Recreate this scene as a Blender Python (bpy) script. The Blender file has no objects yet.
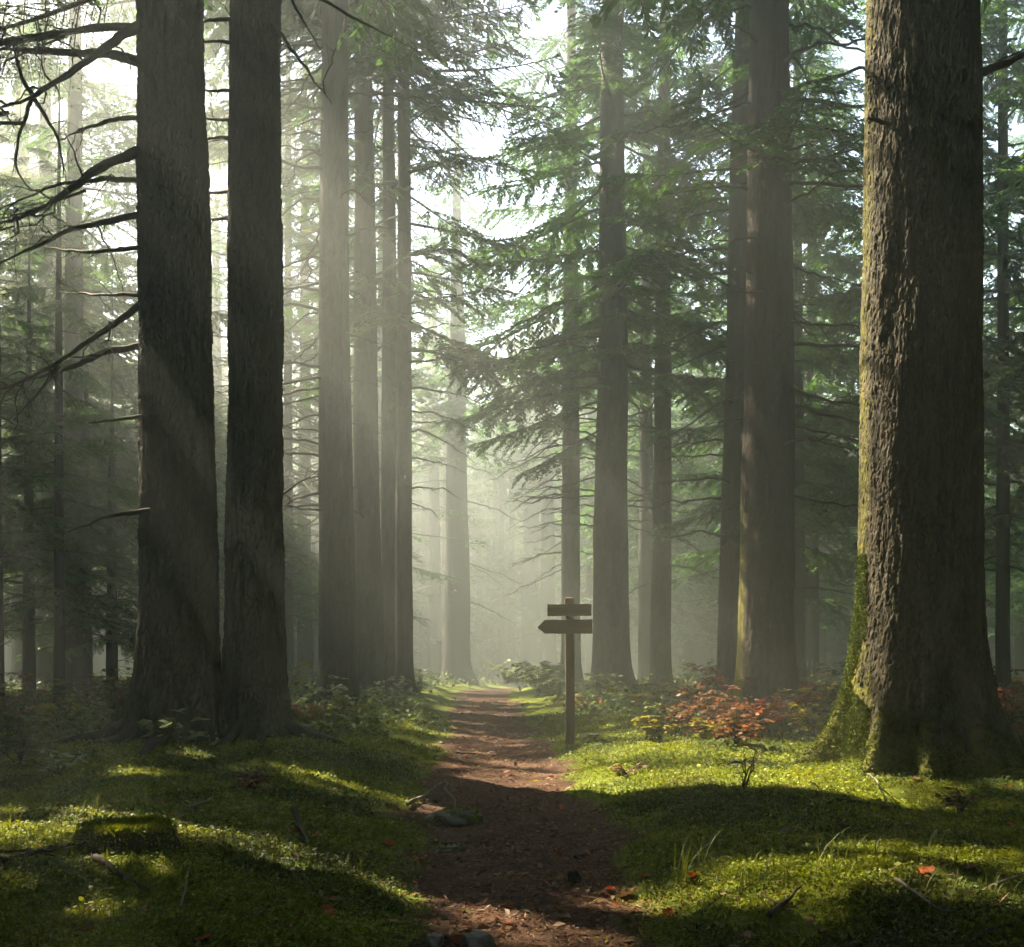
import bpy, math, random
import numpy as np
from mathutils import Vector, Matrix

rng = np.random.default_rng(7)
random.seed(7)
scene = bpy.context.scene
COL = scene.collection
R = math.radians

# ------------------------------------------------------------------ noise
def _h(ix, iy, iz, seed):
    n = (ix.astype(np.int64) * 374761393 + iy.astype(np.int64) * 668265263
         + iz.astype(np.int64) * 2147483647 + seed * 1274126177) & 0xFFFFFFFF
    n = ((n ^ (n >> 13)) * 1274126177) & 0xFFFFFFFF
    n = ((n ^ (n >> 16)) * 2246822519) & 0xFFFFFFFF
    return ((n ^ (n >> 15)) & 0xFFFFFF) / float(0xFFFFFF)

def vnoise(x, y, z=0.0, seed=0):
    x, y, z = np.broadcast_arrays(np.asarray(x, float), np.asarray(y, float), np.asarray(z, float))
    fx, fy, fz = np.floor(x), np.floor(y), np.floor(z)
    u, v, w = x - fx, y - fy, z - fz
    u, v, w = (t * t * (3 - 2 * t) for t in (u, v, w))
    o = 0
    for a in (0, 1):
        for b in (0, 1):
            for c in (0, 1):
                o = o + _h(fx + a, fy + b, fz + c, seed) * (u if a else 1 - u) * (v if b else 1 - v) * (w if c else 1 - w)
    return o * 2 - 1

def fbm(x, y, z=0.0, seed=0, octv=4, gain=.5):
    o, a, f = 0, 1.0, 1.0
    for i in range(octv):
        o = o + a * vnoise(np.asarray(x) * f, np.asarray(y) * f, np.asarray(z) * f, seed + i * 17)
        a *= gain; f *= 2.03
    return o

def sstep(a, b, x):
    t = np.clip((x - a) / (b - a), 0, 1)
    return t * t * (3 - 2 * t)

# ------------------------------------------------------------------ mesh helpers
def mesh_np(name, V, faces, mats, mat_idx=None, smooth=True, attrs=None):
    """faces: list of (n,k) int arrays (each of one polygon size)"""
    me = bpy.data.meshes.new(name)
    V = np.ascontiguousarray(V, dtype=np.float32)
    me.vertices.add(len(V)); me.vertices.foreach_set('co', V.ravel())
    faces = [np.asarray(f, dtype=np.int32) for f in faces if len(f)]
    tot = np.concatenate([np.full(len(f), f.shape[1], np.int32) for f in faces])
    loops = np.concatenate([f.ravel() for f in faces])
    me.loops.add(len(loops)); me.loops.foreach_set('vertex_index', loops)
    me.polygons.add(len(tot))
    st = np.zeros(len(tot), np.int32); st[1:] = np.cumsum(tot)[:-1]
    me.polygons.foreach_set('loop_start', st)
    me.polygons.foreach_set('loop_total', tot)
    for m in mats: me.materials.append(m)
    if mat_idx is not None: me.polygons.foreach_set('material_index', np.asarray(mat_idx, np.int32))
    if smooth: me.polygons.foreach_set('use_smooth', np.ones(len(tot), bool))
    for k, a in (attrs or {}).items():
        at = me.attributes.new(k, 'FLOAT', 'POINT'); at.data.foreach_set('value', np.asarray(a, np.float32))
    me.update(calc_edges=True)
    return me

def link(name, me, parent=None, loc=(0, 0, 0), rot=(0, 0, 0), scale=None):
    o = bpy.data.objects.new(name, me); COL.objects.link(o)
    o.location = loc; o.rotation_euler = rot
    if scale is not None: o.scale = scale
    if parent is not None: o.parent = parent
    return o

def tag(o, label=None, cat=None, group=None, kind=None):
    if label: o['label'] = label
    if cat: o['category'] = cat
    if group: o['group'] = group
    if kind: o['kind'] = kind
    return o

def empty(name, loc, label, cat, group=None):
    o = bpy.data.objects.new(name, None); COL.objects.link(o)
    o.location = loc; o.empty_display_size = .3
    return tag(o, label, cat, group)

class MB:
    """collects tubes / quads"""
    def __init__(s): s.V = []; s.F = {3: [], 4: []}; s.M = {3: [], 4: []}; s.n = 0
    def add(s, V, F, mi=0):
        F = np.asarray(F, np.int64)
        if len(F) == 0: return
        s.V.append(np.asarray(V, float)); s.F[F.shape[1]].append(F + s.n); s.M[F.shape[1]].append(np.full(len(F), mi)); s.n += len(V)
    def tube(s, P, rad, k=6, mi=0, cap=True):
        P = np.asarray(P, float); n = len(P); rad = np.broadcast_to(rad, (n,))
        T = np.gradient(P, axis=0); T /= np.linalg.norm(T, axis=1)[:, None] + 1e-9
        ref = np.array([0, 0, 1.]) if abs(T[:, 2]).mean() < .8 else np.array([1., 0, 0])
        A = np.cross(T, ref); A /= np.linalg.norm(A, axis=1)[:, None] + 1e-9
        B = np.cross(T, A)
        a = np.arange(k) * 2 * np.pi / k
        V = P[:, None] + rad[:, None, None] * (np.cos(a)[None, :, None] * A[:, None] + np.sin(a)[None, :, None] * B[:, None])
        i = np.arange(n - 1)[:, None] * k; j = np.arange(k)[None]; j2 = (j + 1) % k
        F = np.stack([i + j, i + j2, i + k + j2, i + k + j], -1).reshape(-1, 4)
        s.add(V.reshape(-1, 3), F, mi)
        if cap and k >= 4:
            for e in (0, n - 1):
                c = V[e]; s.add(np.vstack([c, P[e]]), [[q, (q + 1) % k, k] for q in range(k)], mi)
    def data(s):
        V = np.concatenate(s.V); fs = []; ms = []
        for k in (3, 4):
            if s.F[k]: fs.append(np.concatenate(s.F[k])); ms.append(np.concatenate(s.M[k]))
        return V, fs, np.concatenate(ms)
    def mesh(s, name, mats, smooth=True):
        V, fs, ms = s.data(); return mesh_np(name, V, fs, mats, ms, smooth)

# ------------------------------------------------------------------ materials
def mat(name):
    m = bpy.data.materials.new(name); m.use_nodes = True
    nt = m.node_tree; nt.nodes.clear()
    out = nt.nodes.new('ShaderNodeOutputMaterial')
    return m, nt, out

def N(nt, t, **kw):
    n = nt.nodes.new(t)
    for k, v in kw.items():
        if k.startswith('i_'):
            key = k[2:]
            n.inputs[int(key) if key.isdigit() else key.replace('_', ' ')].default_value = v
        else: setattr(n, k, v)
    return n

def L(nt, a, b): nt.links.new(a, b)

def noise(nt, vec, scale, detail=4, rough=.55):
    n = N(nt, 'ShaderNodeTexNoise', i_Scale=scale, i_Detail=detail, i_Roughness=rough)
    if vec is not None: L(nt, vec, n.inputs['Vector'])
    return n.outputs['Fac']

def ramp(nt, fac, stops):
    r = N(nt, 'ShaderNodeValToRGB'); cr = r.color_ramp
    while len(cr.elements) < len(stops): cr.elements.new(.5)
    for e, (p, c) in zip(cr.elements, stops): e.position = p; e.color = (*c, 1)
    L(nt, fac, r.inputs[0]); return r.outputs[0]

def mix(nt, fac, a, b, blend='MIX'):
    m = N(nt, 'ShaderNodeMix', data_type='RGBA', blend_type=blend)
    for sock, v in ((m.inputs[0], fac), (m.inputs[6], a), (m.inputs[7], b)):
        if isinstance(v, bpy.types.NodeSocket): L(nt, v, sock)
        elif isinstance(v, (int, float)): sock.default_value = v
        else: sock.default_value = (*v, 1)
    return m.outputs[2]

def mth(nt, op, a, b=0.0, clamp=False):
    m = N(nt, 'ShaderNodeMath', operation=op, use_clamp=clamp)
    for i, v in enumerate((a, b)):
        if isinstance(v, bpy.types.NodeSocket): L(nt, v, m.inputs[i])
        else: m.inputs[i].default_value = v
    return m.outputs[0]

def mapr(nt, v, a, b, c=0, d=1):
    m = N(nt, 'ShaderNodeMapRange'); L(nt, v, m.inputs[0])
    for i, q in enumerate((a, b, c, d)): m.inputs[i + 1].default_value = q
    return m.outputs[0]

def attr(nt, name): return N(nt, 'ShaderNodeAttribute', attribute_name=name).outputs['Fac']

def leaf_mat(name, c0, c1, trans=.35, tcol=None, scale=1.2, island=.35, rough=.6):
    m, nt, out = mat(name)
    tc = N(nt, 'ShaderNodeTexCoord').outputs['Object']
    oi = N(nt, 'ShaderNodeObjectInfo').outputs['Random']
    f = noise(nt, tc, scale, 3)
    f = mapr(nt, f, .3, .7)
    isl = N(nt, 'ShaderNodeNewGeometry').outputs['Random Per Island']
    f = mth(nt, 'ADD', mth(nt, 'MULTIPLY', f, 1 - island), mth(nt, 'MULTIPLY', isl, island))
    f = mth(nt, 'ADD', f, mth(nt, 'MULTIPLY', mth(nt, 'SUBTRACT', oi, .5), .25), True)
    c = mix(nt, f, c0, c1)
    p = N(nt, 'ShaderNodeBsdfPrincipled', i_Roughness=rough)
    p.inputs['Specular IOR Level'].default_value = .25
    L(nt, c, p.inputs['Base Color'])
    t = N(nt, 'ShaderNodeBsdfTranslucent')
    if tcol is None: tcol = (1.5, 1.35, .6)
    L(nt, mix(nt, 1.0, c, tcol, 'MULTIPLY'), t.inputs['Color'])
    ms = N(nt, 'ShaderNodeMixShader', i_0=trans)
    L(nt, p.outputs[0], ms.inputs[1]); L(nt, t.outputs[0], ms.inputs[2]); L(nt, ms.outputs[0], out.inputs['Surface'])
    return m

def bark_mat(name, dark, light, moss=(.055, .075, .012), bump=.5, sc=1.0, hero=False):
    m, nt, out = mat(name)
    tc = N(nt, 'ShaderNodeTexCoord').outputs['Object']
    mp = N(nt, 'ShaderNodeMapping'); mp.inputs['Scale'].default_value = (1, 1, .28); L(nt, tc, mp.inputs['Vector'])
    n1 = noise(nt, mp.outputs[0], 16 * sc, 6, .65)
    n2 = noise(nt, tc, 1.3, 3)
    n3 = noise(nt, tc, 45 * sc, 3, .7)
    g = attr(nt, 'ridge')
    f = mth(nt, 'ADD', mth(nt, 'MULTIPLY', mapr(nt, n1, .3, .7), .42), mth(nt, 'MULTIPLY', mapr(nt, g, .15, .8), .75), True)  # ridges paler, furrows darker: relief shade put into the colour, light being flat
    c = mix(nt, f, dark, light)
    c = mix(nt, mth(nt, 'MULTIPLY', mapr(nt, n2, .35, .7), .5), c, (light[0] * .75, light[1] * .82, light[2] * .9))
    # pale lichen flecks
    lic = mth(nt, 'GREATER_THAN', noise(nt, mp.outputs[0], 9 * sc, 4, .7), .68)
    c = mix(nt, mth(nt, 'MULTIPLY', lic, .35), c, (.2, .2, .16))
    ma = attr(nt, 'moss')
    mn = mth(nt, 'ADD', ma, mth(nt, 'MULTIPLY', mth(nt, 'SUBTRACT', noise(nt, tc, 14, 5, .7), .5), 1.5))
    mfac = mapr(nt, mn, .45, .75)
    mc = mix(nt, n3, (moss[0] * .6, moss[1] * .6, moss[2] * .7), (moss[0] * 1.5, moss[1] * 1.4, moss[2]))
    c = mix(nt, mfac, c, mc)
    p = N(nt, 'ShaderNodeBsdfPrincipled', i_Roughness=.85)
    p.inputs['Specular IOR Level'].default_value = .2
    L(nt, c, p.inputs['Base Color'])
    b = N(nt, 'ShaderNodeBump', i_Strength=bump, i_Distance=.03)
    hgt = mth(nt, 'ADD', mth(nt, 'MULTIPLY', n1, 1.0), mth(nt, 'MULTIPLY', n3, .35))
    L(nt, hgt, b.inputs['Height']); L(nt, b.outputs[0], p.inputs['Normal'])
    L(nt, p.outputs[0], out.inputs['Surface'])
    return m

def plain_mat(name, c0, c1, scale=8, stretch=(1, 1, 1), rough=.8, bump=.3, bd=.01):
    m, nt, out = mat(name)
    tc = N(nt, 'ShaderNodeTexCoord').outputs['Object']
    mp = N(nt, 'ShaderNodeMapping'); mp.inputs['Scale'].default_value = stretch; L(nt, tc, mp.inputs['Vector'])
    n1 = noise(nt, mp.outputs[0], scale, 6, .65)
    c = mix(nt, mapr(nt, n1, .3, .7), c0, c1)
    p = N(nt, 'ShaderNodeBsdfPrincipled', i_Roughness=rough)
    p.inputs['Specular IOR Level'].default_value = .2
    L(nt, c, p.inputs['Base Color'])
    b = N(nt, 'ShaderNodeBump', i_Strength=bump, i_Distance=bd)
    L(nt, n1, b.inputs['Height']); L(nt, b.outputs[0], p.inputs['Normal'])
    L(nt, p.outputs[0], out.inputs['Surface'])
    return m

M_BARK = bark_mat('bark_dark', (.008, .007, .006), (.066, .057, .047))
M_BARKH = bark_mat('bark_furrowed', (.008, .007, .006), (.105, .085, .058), moss=(.13, .135, .022), bump=.45, sc=2.2)
M_BARKR = bark_mat('bark_reddish', (.028, .020, .015), (.085, .060, .045), moss=(.14, .14, .025))
M_TWIG = plain_mat('dead_twig', (.035, .028, .021), (.085, .07, .05), 20)
M_TWIGP = plain_mat('pale_twig', (.12, .10, .075), (.25, .22, .17), 20)
M_NEEDLE = leaf_mat('needles', (.026, .068, .028), (.068, .145, .045), .45, (1.6, 1.6, .6))
M_NEEDLE_LIT = leaf_mat('needles_lit_yellow', (.045, .085, .020), (.12, .16, .032), .5, (1.7, 1.5, .5))  # yellow-green of backlit needles put into the colour, for trees at left
M_MOSS = leaf_mat('moss_leaf', (.07, .115, .008), (.28, .30, .016), .3, (1.4, 1.3, .5), 2.2, .45)
M_MOSSD = leaf_mat('moss_dark', (.022, .038, .008), (.085, .11, .016), .25, (1.3, 1.3, .5), 3, .5)
M_GRASS = leaf_mat('grass_blade', (.07, .10, .02), (.16, .18, .05), .3)
M_RUSSET = leaf_mat('russet_leaf', (.10, .042, .017), (.20, .105, .038), .4, (1.6, 1.0, .6), 4, .8)
M_RED = leaf_mat('red_leaf', (.13, .03, .018), (.20, .07, .03), .4, (1.6, .9, .6), 4, .8)
M_YELLOW = leaf_mat('yellow_leaf', (.16, .15, .02), (.30, .26, .04), .45, (1.4, 1.3, .6), 4, .8)
M_GREENL = leaf_mat('green_leaf', (.05, .08, .025), (.12, .16, .06), .4, (1.4, 1.3, .6), 4, .8)
M_PALEL = leaf_mat('pale_green_leaf', (.20, .25, .15), (.33, .38, .25), .3, (1.2, 1.2, .7), 4, .8)
M_ORANGE = leaf_mat('orange_leaf', (.30, .055, .012), (.42, .12, .025), .3, (1.3, 1.0, .6), 20, .5)
M_BROWNL = leaf_mat('brown_leaf', (.10, .045, .02), (.28, .17, .09), .15, (1.2, 1, .8), 5, .85)
M_STONE = plain_mat('path_stone', (.10, .10, .09), (.22, .21, .18), 9, bump=.6, bd=.02)
M_WOOD = plain_mat('weathered_wood', (.08, .055, .033), (.17, .12, .075), 14, (1, 1, .12), bump=.4)
M_WOODH = plain_mat('weathered_board', (.07, .050, .030), (.15, .11, .068), 14, (.12, 1, 1), bump=.4)
M_STEEL = plain_mat('rusty_screw', (.06, .045, .035), (.10, .08, .06), 30)

# ground
def ground_mat():
    m, nt, out = mat('forest_floor')
    tc = N(nt, 'ShaderNodeTexCoord').outputs['Object']
    pm = attr(nt, 'pathmask')
    n1 = noise(nt, tc, 3, 6, .65); n2 = noise(nt, tc, 30, 5, .7); n3 = noise(nt, tc, .7, 3)
    n4 = noise(nt, tc, 90, 4, .7)
    dirt = ramp(nt, n2, [(.3, (.025, .013, .008)), (.45, (.08, .040, .024)), (.6, (.14, .075, .046)), (.75, (.26, .17, .11))])
    dirt = mix(nt, mth(nt, 'MULTIPLY', mapr(nt, n1, .35, .7), .5), dirt, (.05, .03, .022))
    moss = ramp(nt, n2, [(.3, (.035, .055, .006)), (.5, (.11, .14, .010)), (.72, (.22, .24, .016))])
    brown = ramp(nt, n4, [(.3, (.03, .02, .012)), (.7, (.09, .06, .03))])
    moss = mix(nt, mth(nt, 'MULTIPLY', mapr(nt, noise(nt, tc, 1.7, 5, .65), .52, .68), .65), moss, brown)
    f = mapr(nt, mth(nt, 'ADD', pm, mth(nt, 'MULTIPLY', mth(nt, 'SUBTRACT', n2, .5), .9)), .38, .62)
    c = mix(nt, f, moss, dirt)
    p = N(nt, 'ShaderNodeBsdfPrincipled', i_Roughness=.9)
    p.inputs['Specular IOR Level'].default_value = .15
    L(nt, c, p.inputs['Base Color'])
    b = N(nt, 'ShaderNodeBump', i_Strength=.8, i_Distance=.025)
    L(nt, mth(nt, 'ADD', n2, mth(nt, 'MULTIPLY', n4, .4)), b.inputs['Height']); L(nt, b.outputs[0], p.inputs['Normal'])
    L(nt, p.outputs[0], out.inputs['Surface'])
    return m
M_GROUND = ground_mat()

# ------------------------------------------------------------------ camera model helpers
CAM_Z = 1.3
HY = 650.0
def at(px, py, d): return np.array([(px - 512) / 1000 * d, d, CAM_Z + (HY - py) / 1000 * d])

# ------------------------------------------------------------------ terrain
_py = np.array([-50, 3, 4.4, 6, 8.7, 13, 21, 30, 38, 50, 180])
_px = np.array([.3, .12, .10, .02, -.10, -.22, -.55, -.95, -.7, .6, 6.])
def path_c(y): return np.interp(y, _py, _px)
def path_d(x, y):
    w = np.interp(y, [3, 4.4, 5.2, 6.5, 8.7, 13, 21, 40], [.36, .42, .52, .64, .74, .72, .8, .9]) + .12 * vnoise(np.asarray(y) * .9, np.asarray(x) * 0 + np.sign(x - path_c(y)) * 3, seed=5)
    d = np.abs(np.asarray(x) - path_c(y)) + .16 * fbm(np.asarray(x) * 2.2, np.asarray(y) * 2.2, seed=6, octv=3)
    return d - w                      # <0 on the path
MOUNDS = [(2.0, 10.2, 1.3, .7, .16), (-3.4, 11.2, 2.2, 1.2, .10), (3.5, 8.6, 1.9, 1.3, .12), (-2.6, 5.8, 1.2, .8, .05),
          (1.6, 4.9, 1.0, .55, .07), (-1.2, 9.4, .8, .8, .03), (1.1, 7.1, .7, .5, .05), (.9, 13.6, .8, 1.0, .02)]
def gz(x, y, fine=True):
    x = np.asarray(x, float); y = np.asarray(y, float)
    pd = path_d(x, y)
    off = sstep(-.25, 1.3, pd)
    z = -.033 * (np.logaddexp(0, (y - 31) / 3) * 3 - np.logaddexp(0, (y - 115) / 3) * 3) + .20 * off + .05 * fbm(x * .35, y * .35, seed=11, octv=2) * sstep(0, 2.5, pd)
    for (mx, my, sx, sy, h) in MOUNDS:
        z = z + h * np.exp(-((x - mx) / sx) ** 2 - ((y - my) / sy) ** 2) * off
    z = z + .05 * fbm(x * 1.3, y * 1.3, seed=21, octv=2) * off
    if fine:
        c = 1 - np.abs(vnoise(x * 3.6, y * 3.6, seed=31)); c2 = 1 - np.abs(vnoise(x * 9, y * 9, seed=33))
        z = z + off * (.035 * (c - .6) + .012 * (c2 - .6))
        z = z + (1 - off) * (.018 * fbm(x * 2.5, y * 4.5, seed=41, octv=4, gain=.6) + .012 * (1 - np.abs(vnoise(x * 1.5 , y * 6, seed=45))))
    return z
def G(x, y): return float(gz(np.array([x]), np.array([y]))[0])

def terrain():
    xs = list(np.arange(-6, 6.001, .028)); s = .028; x = 6.0; ext = []
    while x < 150: s *= 1.075; x += s; ext.append(x)
    xs = np.array([-e for e in ext[::-1]] + xs + ext)
    ys = [3.0]; 
    while ys[-1] < 60: ys.append(ys[-1] + max(.016, .0042 * ys[-1]))
    s = ys[-1] - ys[-2]
    while ys[-1] < 170: s *= 1.08; ys.append(ys[-1] + s)
    yb = [3.0]; s = .03
    while yb[-1] > -40: s *= 1.15; yb.append(yb[-1] - s)
    ys = np.array(yb[:0:-1] + ys)
    X, Y = np.meshgrid(xs, ys)
    Z = gz(X, Y)
    nx, ny = len(xs), len(ys)
    V = np.stack([X, Y, Z], -1).reshape(-1, 3)
    pd = path_d(X, Y)
    pmask = (1 - sstep(-.28, .28, pd)).ravel()
    i = np.arange(ny - 1)[:, None] * nx; j = np.arange(nx - 1)[None]
    F = np.stack([i + j, i + j + 1, i + nx + j + 1, i + nx + j], -1).reshape(-1, 4)
    onp = pmask[F].mean(1) > .5
    def sub(F):
        u, inv = np.unique(F, return_inverse=True)
        return V[u], inv.reshape(F.shape), pmask[u]
    for nm, sel in (('ground', ~onp), ('path', onp)):
        v, f, a = sub(F[sel])
        tag(link(nm, mesh_np(nm, v, [f], [M_GROUND], attrs={'pathmask': a})), kind='structure',
            label='mossy green forest floor under the trees' if nm == 'ground' else 'reddish brown dirt footpath running into the mist', cat=nm)
terrain()

# ------------------------------------------------------------------ sunlight map: where sun reaches, in ground-shadow coordinates
AZ, EL = R(49), R(45)
SUN = np.array([-math.sin(AZ) * math.cos(EL), math.cos(AZ) * math.cos(EL), math.sin(EL)])
def shadow_xy(P): t = P[..., 2] / SUN[2]; return P[..., 0] - t * SUN[0], P[..., 1] - t * SUN[1]
def ell(x, y, cx, cy, rx, ry, ang=0.0, soft=.25):
    c, s = math.cos(ang), math.sin(ang)
    u = ((x - cx) * c + (y - cy) * s) / rx; v = (-(x - cx) * s + (y - cy) * c) / ry
    return 1 - sstep(1 - soft, 1 + soft, np.sqrt(u * u + v * v))
def lit(x, y):
    """how open the canopy is over each shadow point (0 closed, 1 open)"""
    o = np.zeros(np.shape(x)); k = (x > -8) & (x < 17) & (y > 2.5) & (y < 64)
    if k.any(): o[k] = _lit(x[k], y[k])
    return o
def _lit(x, y):
    wx = x + .25 * fbm(x * 1.1, y * 1.1, seed=71, octv=2); wy = y + .25 * fbm(x * 1.1, y * 1.1, seed=73, octv=2)
    wx = wx + .10 * fbm(x * 3.5, y * 3.5, seed=75, octv=2); wy = wy + .10 * fbm(x * 3.5, y * 3.5, seed=76, octv=2)
    o = ell(wx, wy, 2.1, 9.9, 2.5, 2.7)
    o = np.maximum(o, ell(wx, wy, 1.7, 4.75, 1.9, .6))
    o = np.maximum(o, ell(wx, wy, -1.2, 5.6, 1.1, .35, -.3))
    o = np.maximum(o, ell(wx, wy, -1.3, 8.9, 1.2, 1.0, -.5))
    o = np.maximum(o, ell(wx, wy, .2, 5.15, .9, .25))
    o = np.maximum(o, ell(wx, wy, .1, 8.6, 1.0, .35))
    o = np.maximum(o, ell(wx, wy, -3.2, 10.2, .8, .3))
    o = np.maximum(o, .8 * ell(x, y, -2.15, 5.75, .4, .25))
    # band that lights the big tree's left side, the neighbour's left side
    o = np.maximum(o, ell(x, y, 6.8, 5.65, 3.9, .95, -R(41)))
    o = np.maximum(o, ell(x, y, 7.0, 14.8, 3.4, .65, -R(41)))
    # the misty aisle
    vol = 1.0 * ell(x, y, 1.0, 34, 4.6, 19, 0, .3)
    vol = np.maximum(vol, 1.0 * ell(x, y, 1.0, 46, 7, 15, 0, .3))
    vol = np.maximum(vol, .8 * ell(x, y, 5.5, 36, 4.5, 9, 0, .3))
    dap = .85 * sstep(.40, .58, fbm(x * .8 + 3, y * 1.1, seed=81, octv=3)) * sstep(9, 6, np.abs(x)) * sstep(10, 8.5, y) * sstep(.5, -.1, x + .33 * y)
    o = np.maximum(o, dap)
    o = np.maximum(o, .9 * sstep(.30, .44, fbm(x * 1.9 + 9, y * 2.8, seed=85, octv=2)) * sstep(7, 5, np.abs(x)) * sstep(10.5, 9, y) * sstep(.5, -.1, x + .33 * y))
    o = np.maximum(o, .75 * ell(x, y, 10, 16.5, 5.5, 4.5) * sstep(-.3, .15, fbm(x * .6, y * .6, seed=83, octv=2)))
    o = np.maximum(o, ell(x, y, 11.5, 11.6, 2.6, 2.0))
    st = vnoise((x + y) * .55, (x - y) * .25, seed=77)
    return np.maximum(o, vol * sstep(-.65, -.1, st))

# ------------------------------------------------------------------ boughs
def make_bough(seed, lod):
    """leafy conifer bough 1 unit = metre, nominal length 2.5; returns leaf V (n,4,3), leaf branchlet id, wood (V,F)"""
    r = np.random.default_rng(seed); Lb = 2.5
    mb = MB(); leaves = []; ids = []
    t = np.linspace(0, 1, 9)
    sway = r.uniform(-.18, .18)
    def stem(t):
        t = np.asarray(t, float)
        return np.stack([Lb * t, sway * Lb * t * t, -.20 * Lb * t ** 1.4 + .10 * Lb * t ** 3], -1)
    mb.tube(stem(t), .026 * (1 - t) + .004, 5 if lod == 0 else 3, 0, False)
    nb = {0: 26, 1: 28, 2: 22}[lod]
    for b in range(nb):
        tb = .16 + .84 * (b + r.uniform(0, .6)) / nb
        side = 1 if b % 2 else -1
        lb = Lb * (.36 * (1 - tb) ** .6 * min(1, .35 + tb * 2.0) + .07) * r.uniform(.7, 1.15)
        p0 = stem(tb); ang = R(r.uniform(42, 66)) * side + sway
        d = np.array([math.cos(ang), math.sin(ang), r.uniform(-.25, .05)]); d /= np.linalg.norm(d)
        s = np.linspace(0, 1, 5)
        dr = r.uniform(.2, .55)
        bl = lambda s: p0 + d * lb * s[:, None] + np.array([0, 0, -1]) * (dr * lb * s ** 1.7)[:, None]
        if lod < 2: mb.tube(bl(s), .007 * (1 - s) + .002, 3, 0, False)
        if lod == 0:
            ns = max(3, int(lb / .075))
            for q in range(ns):
                sq = (q + .7) / ns; c0 = bl(np.array([sq]))[0]
                sd = 1 if q % 2 else -1
                sl = (.20 * (1 - sq) + .07) * r.uniform(.6, 1.2)
                a2 = ang + sd * R(r.uniform(35, 60))
                d2 = np.array([math.cos(a2), math.sin(a2), r.uniform(-.6, -.05)]); d2 /= np.linalg.norm(d2)
                nt = max(3, int(sl / .022)); u = np.linspace(.1, 1, nt)
                base = c0 + d2 * sl * u[:, None]
                sg = np.where(np.arange(nt) % 2, 1, -1)
                a3 = a2 + sg * r.uniform(.5, .9, nt)
                dd = np.stack([np.cos(a3), np.sin(a3), r.uniform(-.5, .15, nt)], -1)
                leaves.append(quad_leaves(base, dd, r.uniform(.035, .06, nt), .0065, r)); ids += [b] * nt
        else:
            sp, ll, ww = {1: (.026, .15, .019), 2: (.070, .30, .056)}[lod]
            nt = max(4, int(lb / sp)) ; u = np.linspace(.05, 1, nt)
            base = bl(u)
            for rep in range(2 if lod == 1 else 1):
                sg = np.where(np.arange(nt) % 2, 1, -1) * (1 if rep == 0 else -1)
                a3 = ang + sg * r.uniform(.3, 1.1, nt)
                dd = np.stack([np.cos(a3), np.sin(a3), r.uniform(-.75, .05, nt)], -1)
                leaves.append(quad_leaves(base, dd, ll * r.uniform(.5, 1.2, nt) * (1.1 - .5 * u), ww, r)); ids += [b] * nt
    V, fs, ms = mb.data()
    return np.concatenate(leaves), np.array(ids), V, fs[0]

def quad_leaves(base, d, ln, w, r, up=None):
    n = len(base); d = d / np.linalg.norm(d, axis=1)[:, None]
    if up is None: up = np.array([0, 0, 1.0]) + r.normal(0, .45, (n, 3))
    s = np.cross(d, up); s /= np.linalg.norm(s, axis=1)[:, None] + 1e-9
    ln = np.broadcast_to(ln, (n,))[:, None]; w = np.broadcast_to(w, (n,))[:, None]
    return np.stack([base, base + d * ln * .45 + s * w, base + d * ln, base + d * ln * .45 - s * w], 1)

BOUGH = {l: [make_bough(100 + l * 10 + i, l) for i in range(6 if l else 5)] for l in (0, 1, 2)}

def crown_mesh(name, origin, boughs, lod, keep_lit=1.0, seed=0, nm=M_NEEDLE, wood=M_TWIG):
    """boughs: list of (z, azimuth, length, tilt, r0) local; leaves whose shadow would land in the open light are thinned (gaps in the canopy)"""
    r = np.random.default_rng(seed); LV = []; WV = []; WF = []; off = 0
    for (z, az, ln, tilt, r0) in boughs:
        lv, ids, wv, wf = BOUGH[lod][r.integers(len(BOUGH[lod]))]
        k = ln / 2.5
        flip = r.choice([-1, 1])
        ct, st, ca, sa = math.cos(tilt), math.sin(tilt), math.cos(az), math.sin(az)
        def tf(v):
            v = v * np.array([k, k * flip, k]) + np.array([r0, 0, 0])
            x = v[..., 0] * ct - v[..., 2] * st; zz = v[..., 0] * st + v[..., 2] * ct; y = v[..., 1]
            return np.stack([x * ca - y * sa, x * sa + y * ca, zz + z], -1)
        lw = tf(lv)
        if keep_lit > 0:
            c = lw.mean(1) + origin; gx, gy = shadow_xy(c)
            drop = lit(gx, gy) * keep_lit > r.random(64)[ids % 64] * .6 + .12
            lw = lw[~drop]
        LV.append(lw)
        w = tf(wv); WV.append(w); WF.append(wf + off); off += len(w)
    LV = np.concatenate(LV).reshape(-1, 3); WV = np.concatenate(WV); WF = np.concatenate(WF)
    V = np.concatenate([LV, WV]); nl = len(LV) // 4
    F = np.concatenate([np.arange(len(LV)).reshape(-1, 4), WF + len(LV)])
    return mesh_np(name, V, [F], [nm, wood], np.concatenate([np.zeros(nl), np.ones(len(WF))]), smooth=False)

def crown_boughs(z0, z1, n, Lmax, r, az=None, tilt=(-.25, .05), r0=.1):
    out = []
    for i in range(n):
        u = (i + r.random()) / n; z = z0 + (z1 - z0) * u
        a = (i * 2.39996 + r.uniform(-.5, .5)) if az is None else r.uniform(*az)
        ln = max(.5, Lmax * (1 - u) ** .75 * r.uniform(.7, 1.15))
        out.append((z, a, ln, r.uniform(*tilt) + u * .35, r0 * (1 - u)))
    return out

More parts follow.
